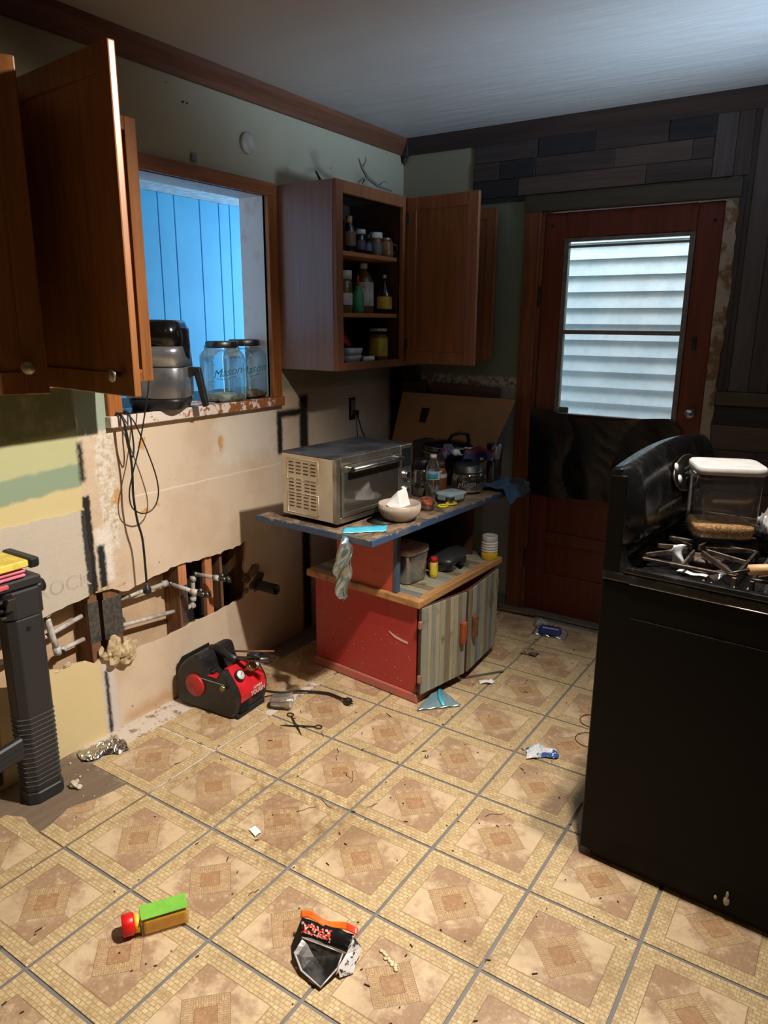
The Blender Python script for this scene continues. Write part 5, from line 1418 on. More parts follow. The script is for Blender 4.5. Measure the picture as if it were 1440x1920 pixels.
def bagf(u, v):
    w = .004 + .032 * math.sin(PI * min(1, v * .9 + .05)) ** .8
    x = .008 + .012 * v * v + (u - .5) * 2 * w + .012 * math.sin(v * 6); z = -.004 - v * .235
    y = -.028 + .010 * math.sin(u * 7 + v * 11) + .008 * math.sin(v * 19 + u * 4) + (.016 if v < .05 else 0)
    return (x, y, z)


b = B(); b.grid(bagf, 10, 30); b.make('bag_film', FILM, t, solid=.0005)
b = B(); b.grid(lambda u, v: tuple(Vector(bagf(u, v)) + Vector((0, .009 + .004 * math.sin(v * 23 + u * 5), 0))), 10, 30); b.make('bag_film', FILM, t, solid=.0005)

# ================================================================== ON THE CART SHELF
ZC2 = .4595
t = thing('storage_canister', 'frosted square canister with a lid, half full of white grains, on the cart top', 'container', (.262, .885, ZC2), -8); t.scale = (1.12, 1.12, 1.04)
B().lathe([(.050, 0), (.058, .005), (.064, .118), (.064, .124)], 32, sq=.55, sx=1.05).make('canister_body', glass('cloudy_canister', (.80, .76, .76), .2, .66, .25), t)
B().lathe([(.066, .124), (.068, .127), (.068, .146), (.062, .150), (0, .150)], 32, sq=.55, sx=1.05).make('lid', mat('pinkish_white_lid', srgb(206, 188, 182), .45), t)
B().lathe([(.026, .150), (.026, .156), (.022, .158), (0, .158)], 28).make('lid_button', mat('pinkish_white_lid', srgb(206, 188, 182), .45), t)
B().lathe([(.048, .004), (.056, .010), (.058, .085), (.030, .100), (0, .102)], 32, sq=.55, sx=1.05).make('white_grains', mat('white_grains', srgb(186, 178, 178), .85, c2=srgb(130, 122, 124), ns=90, bump=.6, bs=120), t)
t = bottle('seasoning_bottle', 'small yellow seasoning bottle with a red cap behind the canister', 'bottle', (.352, .972, ZC2), [(.016, 0), (.018, .005), (.018, .065), (.012, .072)], YEL, (.015, .070, .092), REDC, (.0184, .015, .05), mat('yellow_print_label', srgb(230, 204, 60), .5), n=18)
t = thing('roasting_dish', 'black lidded food dish with a grey rim sitting on the cart top', 'dish', (.318, 1.135, ZC2), 8)
B().lathe([(.058, 0), (.066, .006), (.078, .040), (.080, .044)], 32, sq=.35, sx=.95, sy=1.4).make('dish', BLACKG, t)
B().lathe([(.084, .0445), (.086, .048), (.086, .056), (.078, .066), (.060, .078), (0, .084)], 32, sq=.35, sx=.95, sy=1.35).make('lid', mat('dull_black_lid', srgb(44, 44, 46), .4), t)
B().tube([(.0852 * .95 * math.cos(2 * PI * k / 40), .0852 * 1.35 * math.sin(2 * PI * k / 40), .052) for k in range(40)], .004, 6, closed=True).make('rim', mat('dark_grey_rubber', srgb(70, 70, 70), .5), t)
B().box(.080, .092, -.03, .03, .020, .050, bev=.003).make('clip', BLACKP, t)
t = thing('soup_pot', 'black shadowed pan at the back of the cart shelf', 'pan', (.135, 1.16, ZC2))
B().lathe([(.08, 0), (.09, .01), (.095, .09), (.098, .095)], 30).make('pan_body', BLACKG, t); B().tube([(-.05, -.02, .12), (-.02, -.06, .15), (.05, -.06, .15), (.08, -.02, .12)], .005, 8).make('bail_handle', BLACKP, t)
# yellow-white tub
t = thing('tape_spool_tub', 'stack of white plastic rings on a yellow base at the far corner of the cart', 'tub', (.437, 1.345, ZC2))
B().lathe([(.036, 0), (.038, .004), (.038, .034), (.036, .036)], 28).make('yellow_base', mat('bright_yellow', srgb(232, 190, 40), .4), t)
for k in range(4): B().lathe([(.035, .0365 + k * .0125), (.0385, .038 + k * .0125), (.0385, .046 + k * .0125), (.035, .0485 + k * .0125)], 28).make('white_ring', WHITEP, t)
B().lathe([(.036, .087), (.0375, .090), (.036, .112), (.030, .114), (.028, .110), (0, .110)], 28).make('frosted_cap', mat('frosted_white', srgb(200, 198, 194), .5), t)
b = B(); b.box(-.022, .022, -.003, .003, .110, .114, bev=.001); b.make('cap_cross', WHITEP, t)

# ================================================================== LEANING BOARDS IN THE CORNER
CARD = mat('brown_cardboard', srgb(168, 126, 84), .85, c2=srgb(156, 116, 76), ns=4)
t = thing('cardboard_sheet', 'large plain cardboard sheet leaning against the back wall behind the jars', 'cardboard', (-.02, 1.72, ZB), 0)
b = B(); b.hexa([(-.36, .0, 0), (.24, -.03, 0), (.24, -.026, 0), (-.36, .004, 0)], [(-.325, .10, .375), (.345, .10, .372), (.345, .104, .372), (-.325, .104, .375)]); b.make('sheet', CARD, t)
b = B(); b.hexa([(-.192, .0545, .225), (-.15, .0525, .222), (-.15, .0532, .222), (-.192, .0552, .225)], [(-.185, .0745, .300), (-.135, .0725, .30), (-.135, .0732, .30), (-.185, .0752, .30)]); b.make('black_tape', BLACKM, t)
BRB = wood('dark_brown_board', srgb(86, 52, 40), srgb(66, 40, 30), 'x')
t = thing('brown_board', 'dark brown board leaning behind the cardboard sheet', 'board', (-.01, 1.86, ZB))
B().hexa([(-.20, .0, 0), (.215, .0, 0), (.215, .012, 0), (-.20, .012, 0)], [(-.20, .03, .432), (.215, .03, .420), (.215, .042, .420), (-.20, .042, .432)], bev=.003).make('board', BRB, t)
t = thing('brown_board', 'narrower dark brown board leaning in the corner, left of the other', 'board', (-.31, 1.86, ZB))
B().hexa([(-.09, .0, 0), (.06, .0, 0), (.06, .012, 0), (-.09, .012, 0)], [(-.09, .03, .43), (.07, .03, .435), (.07, .042, .435), (-.09, .042, .43)], bev=.003).make('board', BRB, t)

# ================================================================== WALL FITTINGS
t = thing('wall_disc', 'round cream cover plate on the wall above the pass-through', 'cover', (XW, .731, 2.212))
B().lathe([(.040, .0), (.040, .012), (.034, .018), (0, .019)], 32, T(0, 0, 0, 0, 90, 0)).make('disc', mat('cream_plastic', srgb(186, 176, 156), .5), t)
t = thing('wall_sensor', 'tiny grey square sticker-like box above the pass-through casing', 'box', (XW, .443, 2.112))
B().box(0, .008, -.014, .014, -.014, .014, bev=.002).make('box', mat('grey_box', srgb(120, 114, 112), .5), t)
t = thing('wall_screw', 'little rusty screws left in the upper wall', 'screw', (XW, .414, 2.29))
B().cyl(.004, 0, .006, 8, T(0, -.008, 0, 0, 90, 0)).make('screw', mat('rust', srgb(100, 56, 36), .7), t); B().cyl(.003, 0, .006, 8, T(0, .012, 0, 0, 90, 0)).make('screw', mat('rust', srgb(100, 56, 36), .7), t)
t = thing('wall_outlet', 'bare electrical outlet in a ragged cut-out with a black plug and cord', 'outlet', (XW, 1.445, 1.085))
B().box(-.001, .002, -.028, .028, -.055, .060, bev=.001).make('cut_out', BLACK0, t)
B().box(.002, .010, -.014, .014, -.030, .046, bev=.002).make('receptacle', mat('dim_grey_receptacle', srgb(118, 110, 98), .5), t)
B().box(.011, .040, -.012, .012, -.030, -.004, bev=.004).make('plug', BLACKP, t)
B().tube([(.035, 0, -.028), (.042, .005, -.06), (.040, .03, -.11), (.045, .06, -.16), (.05, .10, -.19)], .0035, 7).make('cord', BLACKP, t)
B().tube([(.035, -.004, -.028), (.036, -.010, -.08), (.036, .0, -.14), (.04, .01, -.2)], .0025, 7).make('cord', BLACKP, t)
B().blob(.012, T(.047, .08, -.185), amp=.5, seed=3).make('cord_knot', BLACKP, t)

# plug in the side of the left cabinet and thin cord falling to the fryer
t = thing('plugged_adapter', 'black and white plug on an outlet at the top of the left cabinet side', 'plug', (-.30, -.0605, 1.925))
B().box(-.02, .02, .001, .012, -.026, .026, bev=.002).make('wall_plate', BLACKP, t)
B().lathe([(.016, .012), (.018, .03), (.014, .045), (.008, .055)], 12, T(0, 0, 0, -90, 0, 0)).make('plug_body', mat('two_tone_plug', srgb(150, 142, 132), .5), t)
B().lathe([(.010, .055), (.008, .068), (.005, .075)], 12, T(0, 0, 0, -90, 0, 0)).make('strain_relief', BLACKP, t)
CORD = mat('black_cord_rubber', srgb(24, 23, 24), .5)


def smooth_path(pts, k=6):
    P = [Vector(p) for p in pts]; out = []
    for i in range(len(P) - 1):
        a = P[max(i - 1, 0)]; b_ = P[i]; c = P[i + 1]; d = P[min(i + 2, len(P) - 1)]
        for j in range(k):
            t_ = j / k; t2 = t_ * t_; t3 = t2 * t_
            out.append(.5 * ((2 * b_) + (-a + c) * t_ + (2 * a - 5 * b_ + 4 * c - d) * t2 + (-a + 3 * b_ - 3 * c + d) * t3))
    out.append(P[-1]); return out


def rel(pts, o): return [(p[0] - o[0], p[1] - o[1], p[2] - o[2]) for p in pts]


t = thing('hanging_cord', 'thin black cord dropping past the air fryer and looping below the sill', 'cord', (-.345, .05, 1.2))
x = -.345
B().tube(rel(smooth_path([(-.30, .014, 1.925), (-.30, .05, 1.90), (-.31, .075, 1.80), (-.31, .085, 1.65), (-.315, .09, 1.5), (-.32, .085, 1.32), (-.33, .070, 1.22), (-.34, .052, 1.13), (-.345, .034, 1.065), (-.35, .008, .99), (-.35, -.012, .925), (-.35, -.006, .872), (-.348, .03, .842), (-.346, .07, .842), (-.345, .10, .868), (-.345, .113, .92), (-.345, .098, 1.0), (-.35, .06, 1.115), (-.355, .03, 1.185), (-.375, .012, 1.206), (-.42, .02, 1.202), (-.48, .10, 1.202)]), (-.345, .05, 1.2)), .0026, 8).make('cord', CORD, t)
t = thing('power_cord', 'thick black cord hanging from the sill with its plug over the wall hole', 'cord', (-.345, .01, .9))
B().tube(rel(smooth_path([(-.46, .04, 1.204), (-.40, .00, 1.206), (-.365, -.004, 1.195), (-.352, .0, 1.13), (-.35, .008, 1.02), (-.35, .004, .915), (-.35, .012, .82), (-.35, .028, .745), (-.35, .031, .64), (-.35, .031, .575)]), (-.345, .01, .9)), .0042, 8).make('cord', CORD, t)
b = B(); b.lathe([(.006, -.005), (.008, -.018), (.015, -.024), (.015, -.042), (.012, -.044)], 10, T(-.005, .021, -.325)); b.make('plug', BLACKP, t)
b = B(); b.box(-.001, .001, -.0075, -.0055, -.014, 0, T(-.005, .021, -.369)); b.box(-.001, .001, .0055, .0075, -.014, 0, T(-.005, .021, -.369)); b.make('prongs', BRASS, t)
t = thing('power_cord', 'second slimmer black cord looping off the sill behind the thick one', 'cord', (-.36, 0, 1.1))
B().tube(rel(smooth_path([(-.47, .06, 1.204), (-.41, .012, 1.207), (-.372, .004, 1.19), (-.362, .002, 1.14), (-.36, .006, 1.09), (-.36, .02, 1.05), (-.36, .03, 1.08), (-.362, .03, 1.14), (-.375, .035, 1.20), (-.41, .04, 1.206), (-.46, .08, 1.204)]), (-.36, 0, 1.1)), .0032, 8).make('cord', CORD, t)

# ================================================================== ON THE SILL
ZS = 1.1975
t = thing('air_fryer', 'black and steel air fryer standing on the pass-through sill', 'air fryer', (-.455, .248, ZS), 34)
SFM = mat('brushed_fryer_steel', srgb(178, 180, 186), .3, .75, c2=srgb(140, 142, 148), ns=5)
B().lathe([(.088, 0), (.098, .006), (.105, .030), (.106, .045)], 40, sq=.25).make('base', BLACKP, t)
B().lathe([(.108, .045), (.112, .05), (.114, .155), (.113, .158)], 40, sq=.25).make('basket_shell', SFM, t)
B().lathe([(.112, .1585), (.112, .162)], 40, sq=.25).make('seam', BLACKP, t)
B().lathe([(.1125, .1625), (.110, .215), (.108, .235)], 40, sq=.25).make('steel_band', SFM, t)
B().lathe([(.109, .2355), (.105, .290), (.098, .320), (.088, .328), (0, .330)], 40, sq=.25).make('top_cover', BLACKG, t)
# black drooping shield on the front
b = B(); b.grid(lambda u, v: ((.1135 + .0015) * math.cos(R(-38 + u * 76)) * 1.02, .1165 * math.sin(R(-38 + u * 76)) * 1.02, .300 - v * (.115 - .075 * abs(2 * u - 1) ** 1.6)), 20, 8); b.make('front_shield', BLACKG, t, solid=.002)
b = B(); b.hexa([(.108, -.020, .120), (.108, .020, .120), (.125, .020, .120), (.125, -.020, .120)], [(.108, -.022, .156), (.108, .022, .156), (.150, .022, .156), (.150, -.022, .156)], bev=.003)
b.hexa([(.158, -.013, .005), (.158, .013, .005), (.180, .013, .010), (.180, -.013, .010)], [(.128, -.015, .150), (.128, .015, .150), (.156, .015, .156), (.156, -.015, .156)], bev=.005, seg=2)
b.make('handle', BLACKP, t)
GRAIN = mat('pale_rice', srgb(206, 200, 182), .8, c2=srgb(160, 150, 124), ns=90, bump=.6, bs=140)
GRN2 = mat('tan_grain', srgb(170, 140, 98), .8, c2=srgb(120, 94, 60), ns=90, bump=.6, bs=140)


def mason(loc, label, fill, s=1.0, rz=0):
    t = thing('glass_jar', label, 'jar', loc, rz, 'large glass jars on the sill')
    pr = [(.066, 0), (.076, .006), (.080, .018), (.081, .170), (.078, .190), (.066, .208), (.061, .214), (.061, .232)]
    inner = [(r - .003, z + .004) for r, z in pr]
    b = B(); b.lathe([(r * s, z * s) for r, z in pr], 40, sq=.22, cap=False); b.lathe([(.066 * s, 0), (0, .002)], 40, sq=.22, cap=False); b.make('glass_body', GLASSB, t)
    B().lathe([(.0645 * s, .222 * s), (.066 * s, .225 * s), (.066 * s, .245 * s), (.063 * s, .249 * s), (0, .249 * s)], 40).make('lid', DSTEEL, t)
    B().lathe([(.062 * s, .004), (.074 * s, .010), (.075 * s, (.020) * s), (.04 * s, .034 * s), (0, .036 * s)], 36, sq=.22).make('grain', fill, t)
    # measuring marks and embossed word
    EB = mat('glass_embossing', srgb(60, 120, 140), .2)
    M2 = Matrix.Rotation(R(58), 4, 'Z')
    b = B()
    for k in range(8):
        zz = (.035 + k * .017) * s
        b.box(-.014, .010 + (.012 if k % 2 else 0), -.0822 * s, -.0812 * s, zz, zz + .0018, Matrix.Rotation(R(10), 4, 'Z'), bev=.0003)
    b.make('measure_marks', mat('aqua_highlight', srgb(170, 220, 235), .2), t)
    text('embossed_word', 'Mason', .046 * s, M2 @ Matrix.Translation((0, -.0825 * s, .125 * s)) @ Matrix.Rotation(R(90), 4, 'X') @ Matrix.Rotation(R(10), 4, 'Z'), EB, t, .0006, shear=.45)
    b = B(); b.tube([(-.045, -.083 * s, .100 * s), (-.01, -.0835 * s, .094 * s), (.035, -.083 * s, .108 * s)], .0013, 6, M2); b.make('embossed_swash', EB, t)
    return t


mason((-.462, .582, ZS), 'large glass jar with pale rice at the front of the sill', GRAIN, .985)
mason((-.497, .752, ZS), 'large glass jar with tan grain further back on the sill', GRN2, 1.0, 8)
t = thing('white_carton', 'white carton corner between the air fryer and the front jar', 'carton', (-.70, .555, 1.1935), 20)
B().box(-.035, .035, -.05, .05, 0, .13, bev=.002).make('carton', mat('pale_aqua_white', srgb(196, 222, 226), .6), t)
t = thing('dark_tray', 'flat dark tray under the air fryer cords', 'tray', (-.455, .11, ZS), 0)
B().box(-.05, .06, -.07, .045, .0, .004, bev=.0015).make('tray', BLACKG, t)

# ================================================================== ON THE RANGE
t = thing('food_container', 'tall clear food container with a white lid and a little brown rice', 'container', RM @ Vector((.200, .350, .9445)), 22)
CLR = glass('scuffed_clear_container', (.95, .94, .94), .08, .93, .05, .3)
S_ = .94
B().lathe([(.066, 0), (.076, .004), (.082, .030), (.084, .178), (.084, .184)], 36, sq=.5, sx=1.08*S_, sy=.92*S_, cap=False).make('container_wall', CLR, t)
B().lathe([(.066, 0), (0, .001)], 36, sq=.5, sx=1.08*S_, sy=.92*S_, cap=False).make('container_base', CLR, t)
B().lathe([(.0835, .170), (.0835, .176)], 36, sq=.5, sx=1.06*S_, sy=.90*S_, cap=False).make('seal_ring', mat('clear_grey_seal', srgb(150, 140, 138), .4), t)
B().lathe([(.086, .1845), (.090, .187), (.090, .204), (.086, .208), (.074, .206), (0, .206)], 36, sq=.5, sx=1.08*S_, sy=.92*S_).make('lid', WHITEP, t)
B().lathe([(.064, .003), (.075, .008), (.080, .034), (.078, .040), (.05, .046), (0, .043)], 36, sq=.5, sx=1.06*S_, sy=.90*S_).make('brown_rice', mat('brown_rice', srgb(226, 186, 130), .85, c2=srgb(176, 132, 82), ns=150, ramp=(.45, .55), bump=1.0, bs=170, bd=.003), t)
t = thing('crumpled_bag', 'crumpled white plastic bag behind the clear container', 'bag', RM @ Vector((.40, .52, .9445)))


def crumple(w, d, h, seed):
    def f(u, v):
        x = (u - .5) * w; y = (v - .5) * d; e = (1 - abs(2 * u - 1) ** 3) * (1 - abs(2 * v - 1) ** 3)
        p = Vector((x * 14 + seed, y * 14, seed))
        return (x + .02 * mnoise.noise(p * 1.3 + Vector((5, 5, 5))), y + .02 * mnoise.noise(p * 1.3), .003 + h * e * (.65 + .7 * mnoise.noise(p)) + .008 * abs(mnoise.noise(p * 3)) + .30 * h * abs(mnoise.noise(p * 7)))
    return f


b = B(); b.grid(crumple(.26, .18, .12, 3.0), 30, 24, smooth=False); b.make('bag', mat('white_bag_film', srgb(206, 202, 200), .35, c2=srgb(180, 176, 176)), t, solid=.0006)
t = thing('glass_bottle', 'clear glass bottle with a cork lying on the far front grate', 'bottle', RM @ Vector((.395, .262, .9445 + .028)), 0)
Mb = Matrix.Rotation(R(90), 4, 'Y')
b = B(); b.lathe([(.010, .012), (.012, .03), (.027, .05), (.029, .06), (.029, .22), (.024, .226)], 24, Mb); b.make('glass_body', glass('green_grey_bottle', (.72, .76, .66), .05, .72), t)
B().lathe([(.019, .0), (.020, .003), (.020, .014), (.017, .016)], 20, Mb).make('cork', mat('yellow_cork', srgb(206, 184, 124), .7, c2=srgb(180, 156, 100)), t)
t = thing('wooden_brush', 'wooden handled wire tool lying across the front burner', 'brush', RM @ Vector((.345, .025, .958)), 30)
B().tube([(0, 0, 0), (.05, 0, .002), (.18, 0, .006), (.26, 0, .008)], [.0125, .0135, .014, .012], 14).make('handle', wood('pale_turned_wood', srgb(216, 176, 128), srgb(190, 146, 98), 'x'), t)
B().tube([(-.055, 0, -.012), (0, 0, 0)], [.002, .005], 8).make('ferrule', DSTEEL, t)
b = B()
for k in range(8): b.tube([(-.05, 0, -.010), (-.085, (k - 3.5) * .006, -.024)], .0008, 4)
b.make('wires', CHROME, t)
t = thing('torn_wrapper', 'torn white plastic wrapper lying under the grate fingers', 'wrapper', RM @ Vector((.205, .085, .899)), -8)
b = B(); b.grid(lambda u, v: ((u - .5) * .075, (v - .5) * .02, .003 + .002 * math.sin(u * 9)), 10, 3); b.make('wrapper_strip', mat('milky_film', srgb(206, 208, 212), .4), t, solid=.001)
t = thing('torn_wrapper', 'scrap of clear wrapper standing through the nearest grate', 'wrapper', RM @ Vector((.155, .115, .905)), 10)
b = B(); b.grid(lambda u, v: ((u - .5) * .03 + .004 * math.sin(v * 8), .01 * math.sin(u * 4 + v * 5), .002 + v * .055), 6, 10); b.make('wrapper_scrap', mat('milky_film', srgb(206, 208, 212), .4), t, solid=.001)
t = thing('food_crumbs', 'pale crumbs scattered at the front edge of the cooktop', 'crumbs', RM @ Vector((.33, .045, .8932)))
b = B()
for k in range(26): b.blob(rnd.uniform(.0015, .0045), T(rnd.uniform(-.12, .10), rnd.uniform(-.018, .03), .003), sub=1, amp=.5, seed=k)
o = b.make('crumb_pile', mat('pale_crumbs', srgb(214, 200, 180), .8), t); o['kind'] = 'stuff'; t['kind'] = 'stuff'

# ================================================================== AIR COMPRESSOR
t = thing('air_compressor', 'black portable air compressor with a red gauge panel by the left wall', 'air compressor', (-.235, .275, .0045), 4)
b = B()
pf = [(-.145, .0), (-.160, .02), (-.163, .07), (-.155, .13), (-.135, .17), (-.10, .205), (-.055, .232), (-.020, .235), (-.010, .215), (.0, .175), (.012, .155), (.055, .155), (.075, .195), (.10, .200), (.150, .130), (.160, .10), (.150, .03), (.125, .0)]
b.prism(pf, -.098, .098, 'xz', bev=.009); b.make('housing', BLACKP, t)
b = B(); b.box(-.158, .150, -.085, .085, -.004, .02, bev=.004); b.make('bottom_tray', BLACKM, t)
b = B(); b.prism([(-.17, .02), (-.185, .06), (-.180, .15), (-.15, .195), (-.15, .06)], -.07, .10, 'xz', bev=.006); b.make('rear_guard', BLACKM, t)
b = B(); b.lathe([(.048, 0), (.048, .006), (.042, .012), (0, .015)], 36, T(-.052, -.098, .105, 90, 0, 0)); b.make('end_cap', mat('dull_red_plastic', srgb(178, 40, 40), .45, c2=srgb(160, 32, 34)), t)
# red panel folded over the right shoulder
b = B(); b.prism([(.078, .197), (.101, .2045), (.1545, .132), (.1655, .100), (.160, .068), (.1555, .068), (.158, .10), (.148, .128), (.10, .198)], -.074, .078, 'xz', bev=.002); b.make('gauge_panel', RED, t)
nx, nz = .81, .58
PM = Matrix.Translation((.128, 0, .171)) @ Matrix.Rotation(R(54), 4, 'Y')


def gauge(yy, off):
    g = B(); M = PM @ T(off, yy, .0)
    g.lathe([(.023, 0), (.023, .010), (.021, .014), (.019, .0142)], 24, M, cap=False); g.make('gauge_ring', BLACKP, t)
    B().lathe([(.0205, .004), (.0205, .0115), (0, .0125)], 24, M).make('gauge_face', WHITEP, t)
    B().box(-.001, .001, -.002, .014, .0126, .0132, M @ Matrix.Rotation(R(30), 4, 'Z')).make('gauge_needle', BLACKP, t)


gauge(-.045, .004); gauge(.050, -.004)
B().lathe([(.014, 0), (.014, .02), (.019, .022), (.019, .044), (.016, .045)], 24, PM @ T(-.004, .004, 0)).make('regulator_knob', BRASS, t)
text('panel_lettering', 'HYPER', .018, Matrix.Translation((.1668, .022, .104)) @ Euler((R(90), 0, R(90))).to_matrix().to_4x4(), WHITEP, t, .0004, shear=.2)
text('panel_lettering', 'TOUGH', .024, Matrix.Translation((.1655, .022, .084)) @ Euler((R(80), 0, R(90))).to_matrix().to_4x4(), WHITEP, t, .0004, shear=.2)
b = B()
for k in range(5): b.box(.1515, .1575, -.075, -.020, .026 + k * .0105, .031 + k * .0105, bev=.001)
b.make('vent_slots', BLACK0, t)
b = B(); b.tube([(.105, -.098, .135), (.105, -.118, .138)], [.008, .011], 12); b.tube([(.105, -.115, .125), (.105, -.118, .152)], .006, 10); b.make('air_fitting', BRASS, t)
b = B(); b.tube([(-.050, .0, .225), (-.02, .0, .232), (.05, -.01, .222), (.10, -.02, .216)], .017, 14); b.make('handle', BLACKP, t)
b = B(); b.box(-.040, .055, -.092, -.055, .156, .160, bev=.001); b.make('red_tray', RED, t)
for k in range(3): B().box(-.035 + k * .026, -.022 + k * .026, -.080, -.055, .166, .178, bev=.003).make('switch', BLACKP, t)
B().box(-.06, .10, -.0995, -.0975, .140, .144, bev=.0005).make('pale_scuff', mat('pale_scuff', srgb(150, 146, 140), .6), t)
# tyre inflator and hose lying on top of it
t = thing('air_tool', 'metal air chuck and hose end resting on top of the compressor', 'tool', (-.10, .27, .218), 22)
b = B(); b.tube([(-.03, 0, .016), (.02, 0, .016), (.10, .01, .018)], [.008, .010, .012], 12); b.make('tool_body', DSTEEL, t)
b = B(); b.tube([(.06, 0, .017), (.07, -.012, .035), (.05, -.02, .045), (.02, -.012, .040)], .006, 9); b.blob(.014, T(.05, 0, .034), amp=.4, seed=2); b.make('trigger', mat('blue_black_metal', srgb(48, 52, 62), .5, .4), t)
b = B(); b.tube([(-.05, .02, .035), (.03, .022, .040), (.115, .03, .046)], [.004, .005, .004], 9); b.make('rod', mat('rusty_brown_rod', srgb(122, 88, 66), .6, .4), t)
# compressor cord on the floor
t = thing('compressor_cord', 'black power cord with plug running from the compressor across the floor', 'cord', (-.05, .45, .0095))
P_ = [(-.10, .36, .05), (-.095, .40, .025), (-.07, .45, .006), (-.02, .50, .0045), (.04, .535, .0045), (.09, .555, .0045), (.14, .555, .0045), (.180, .548, .0065)]
B().tube(rel(smooth_path(P_), (-.05, .45, .0)), .0048, 9).make('cord', CORD, t)
pM = T(.232, .096, .009, 0, 90, -10)
b = B(); b.lathe([(.006, 0), (.009, .012), (.015, .018), (.016, .034), (.013, .036)], 12, pM); b.make('plug', BLACKP, t)
b = B()
for (a_, c_) in ((-.006, .005), (.006, .005), (0, -.006)): b.box(a_ - .0012, a_ + .0012, c_ - .002, c_ + .002, .036, .050, pM)
b.make('prongs', DSTEEL, t)

# ================================================================== LEFT: PLASTIC FOLDING SAWHORSE
t = thing('folding_sawhorse', 'black plastic folding sawhorse leg with a yellow topped beam at the left edge', 'sawhorse', (-.285, -.495, .0))
SW = NT('scuffed_black_plastic_leg'); _n = SW.noise(SW.pos(), 60, 5, .8); _m = SW.noise(SW.pos(), 12, 4, .6)
_P = SW.sep(SW.pos()); _mk = SW.m_('SUBTRACT', 1, SW.step(_P[2], .30, .36))
_c = SW.mix(_m, srgb(44, 44, 46), srgb(34, 34, 36)); _c = SW.mix(SW.m_('MULTIPLY', SW.step(_n, .70, .74), _mk), _c, srgb(190, 188, 184)); SW.col(_c); SW.set(Roughness=.5)
leg = [(-.038, -.058), (.018, -.062), (.040, -.035), (.040, .045), (.025, .062), (-.038, .062)]
t.scale = (1, 1, .967)
b = B(); b.prism(leg, .001, .045, 'xy', bev=.004); b.make('foot', SW.m, t)
b = B(); lg2 = [(x * .93, y * .93) for x, y in leg]
b.prism(lg2, .0455, .66, 'xy', bev=.003); b.make('leg', SW.m, t)
b = B()
for k in range(15):
    z = .07 + k * .0175
    b.prism([(x * .965, y * .965) for x, y in leg], z, z + .0022, 'xy')
b.make('leg_ribs', mat('worn_rib_edge', srgb(96, 96, 96), .5), t)
b = B(); b.prism([(x * 1.02, y * 1.02) for x, y in leg], .662, .755, 'xy', bev=.005)
b.hexa([(.040, -.065, .70), (.040, -.04, .70), (.042, -.04, .70), (.042, -.065, .70)], [(.040, -.065, .745), (.040, -.04, .745), (.060, -.04, .745), (.060, -.065, .745)], bev=.001)
b.make('leg_head', SW.m, t)
for k in range(3):
    B().box(.0, .035, -.078, -.060, .675 + k * .026, .684 + k * .026, bev=.002).make('head_fin', SW.m, t)
B().cyl(.007, -.001, .003, 14, T(.0375, .0, .625, 0, 90, 0)).make('bolt_hole', BLACK0, t)
B().lathe([(.022, 0), (.022, .03), (.014, .034)], 20, T(.010, .075, .745, 90, 0, 0)).make('hinge_boss', BLACKP, t)
b = B(); b.hexa([(.012, -.64, .125), (.040, -.64, .125), (.040, -.06, .190), (.012, -.06, .190)], [(.012, -.64, .185), (.040, -.64, .185), (.040, -.06, .265), (.012, -.06, .265)], bev=.006)
for k in range(3):
    b.hexa([(.040, -.64, .136 + k * .016), (.044, -.64, .136 + k * .016), (.044, -.06, .205 + k * .018), (.040, -.06, .205 + k * .018)], [(.040, -.64, .140 + k * .016), (.043, -.64, .140 + k * .016), (.043, -.06, .210 + k * .018), (.040, -.06, .210 + k * .018)])
b.make('brace', SW.m, t)
# far leg (outside the frame) and beam
b = B(); b.prism([(x, y - .72) for x, y in leg], .001, .755, 'xy', bev=.004); b.make('leg', SW.m, t)
b = B(); b.box(-.045, .035, -.85, .062, .757, .790, bev=.006); b.make('beam', SW.m, t)
b = B(); b.box(-.02, .02, -.80, .02, .791, .815, bev=.004); b.make('clamp_track', BLACKM, t)
b = B(); b.box(-.100, .050, -.90, .018, .828, .852, bev=.004); b.make('yellow_top_board', mat('pale_yellow_board', srgb(232, 208, 96), .6, c2=srgb(214, 188, 80), ns=30), t)
b = B(); b.box(-.102, .054, .0185, .052, .822, .855, bev=.006); b.make('end_cap', BLACKP, t)
PK = mat('pink_clamp', srgb(226, 122, 150), .5)
for k in range(2): B().box(.022, .040, -.13, .012, .796 + k * .014, .806 + k * .014, M=T(0, 0, 0), bev=.004).make('clamp_bar', PK, t)
B().box(.022, .042, -.10, -.045, .770, .786, bev=.004).make('clamp_bar', mat('coral_clamp', srgb(214, 92, 98), .5), t)
B().box(-.03, .020, -.6, -.01, .8155, .8275, bev=.002).make('spacer', BLACKM, t)

# ================================================================== ON THE FLOOR
ZF = .0045
# spice bottle with green label
t = thing('spice_shaker', 'yellow spice shaker with a red cap and green label lying on the tiles', 'bottle', (.470, -.640, ZF + .026), 57)
YB = mat('turmeric_powder', srgb(250, 206, 60), .5, c2=srgb(232, 178, 40), ns=14)
YB.node_tree.nodes['Principled BSDF'].inputs['Subsurface Weight'].default_value = .6
YB.node_tree.nodes['Principled BSDF'].inputs['Subsurface Radius'].default_value = (.05, .03, .01)
b = B(); b.box(-.045, .062, -.026, .026, -.024, .018, bev=.006, seg=2); b.make('powder', YB, t)
b = B(); b.box(-.052, .068, -.030, .030, -.0258, .024, bev=.008, seg=3); b.make('clear_body', glass('yellow_clear_plastic', (1.0, .98, .90), .06, .97, 0, .6), t)
b = B(); b.box(-.050, .066, -.026, .026, .0245, .0252, bev=.0001); b.make('green_label', mat('lime_green_label', srgb(124, 192, 70), .5, c2=srgb(112, 180, 62)), t)
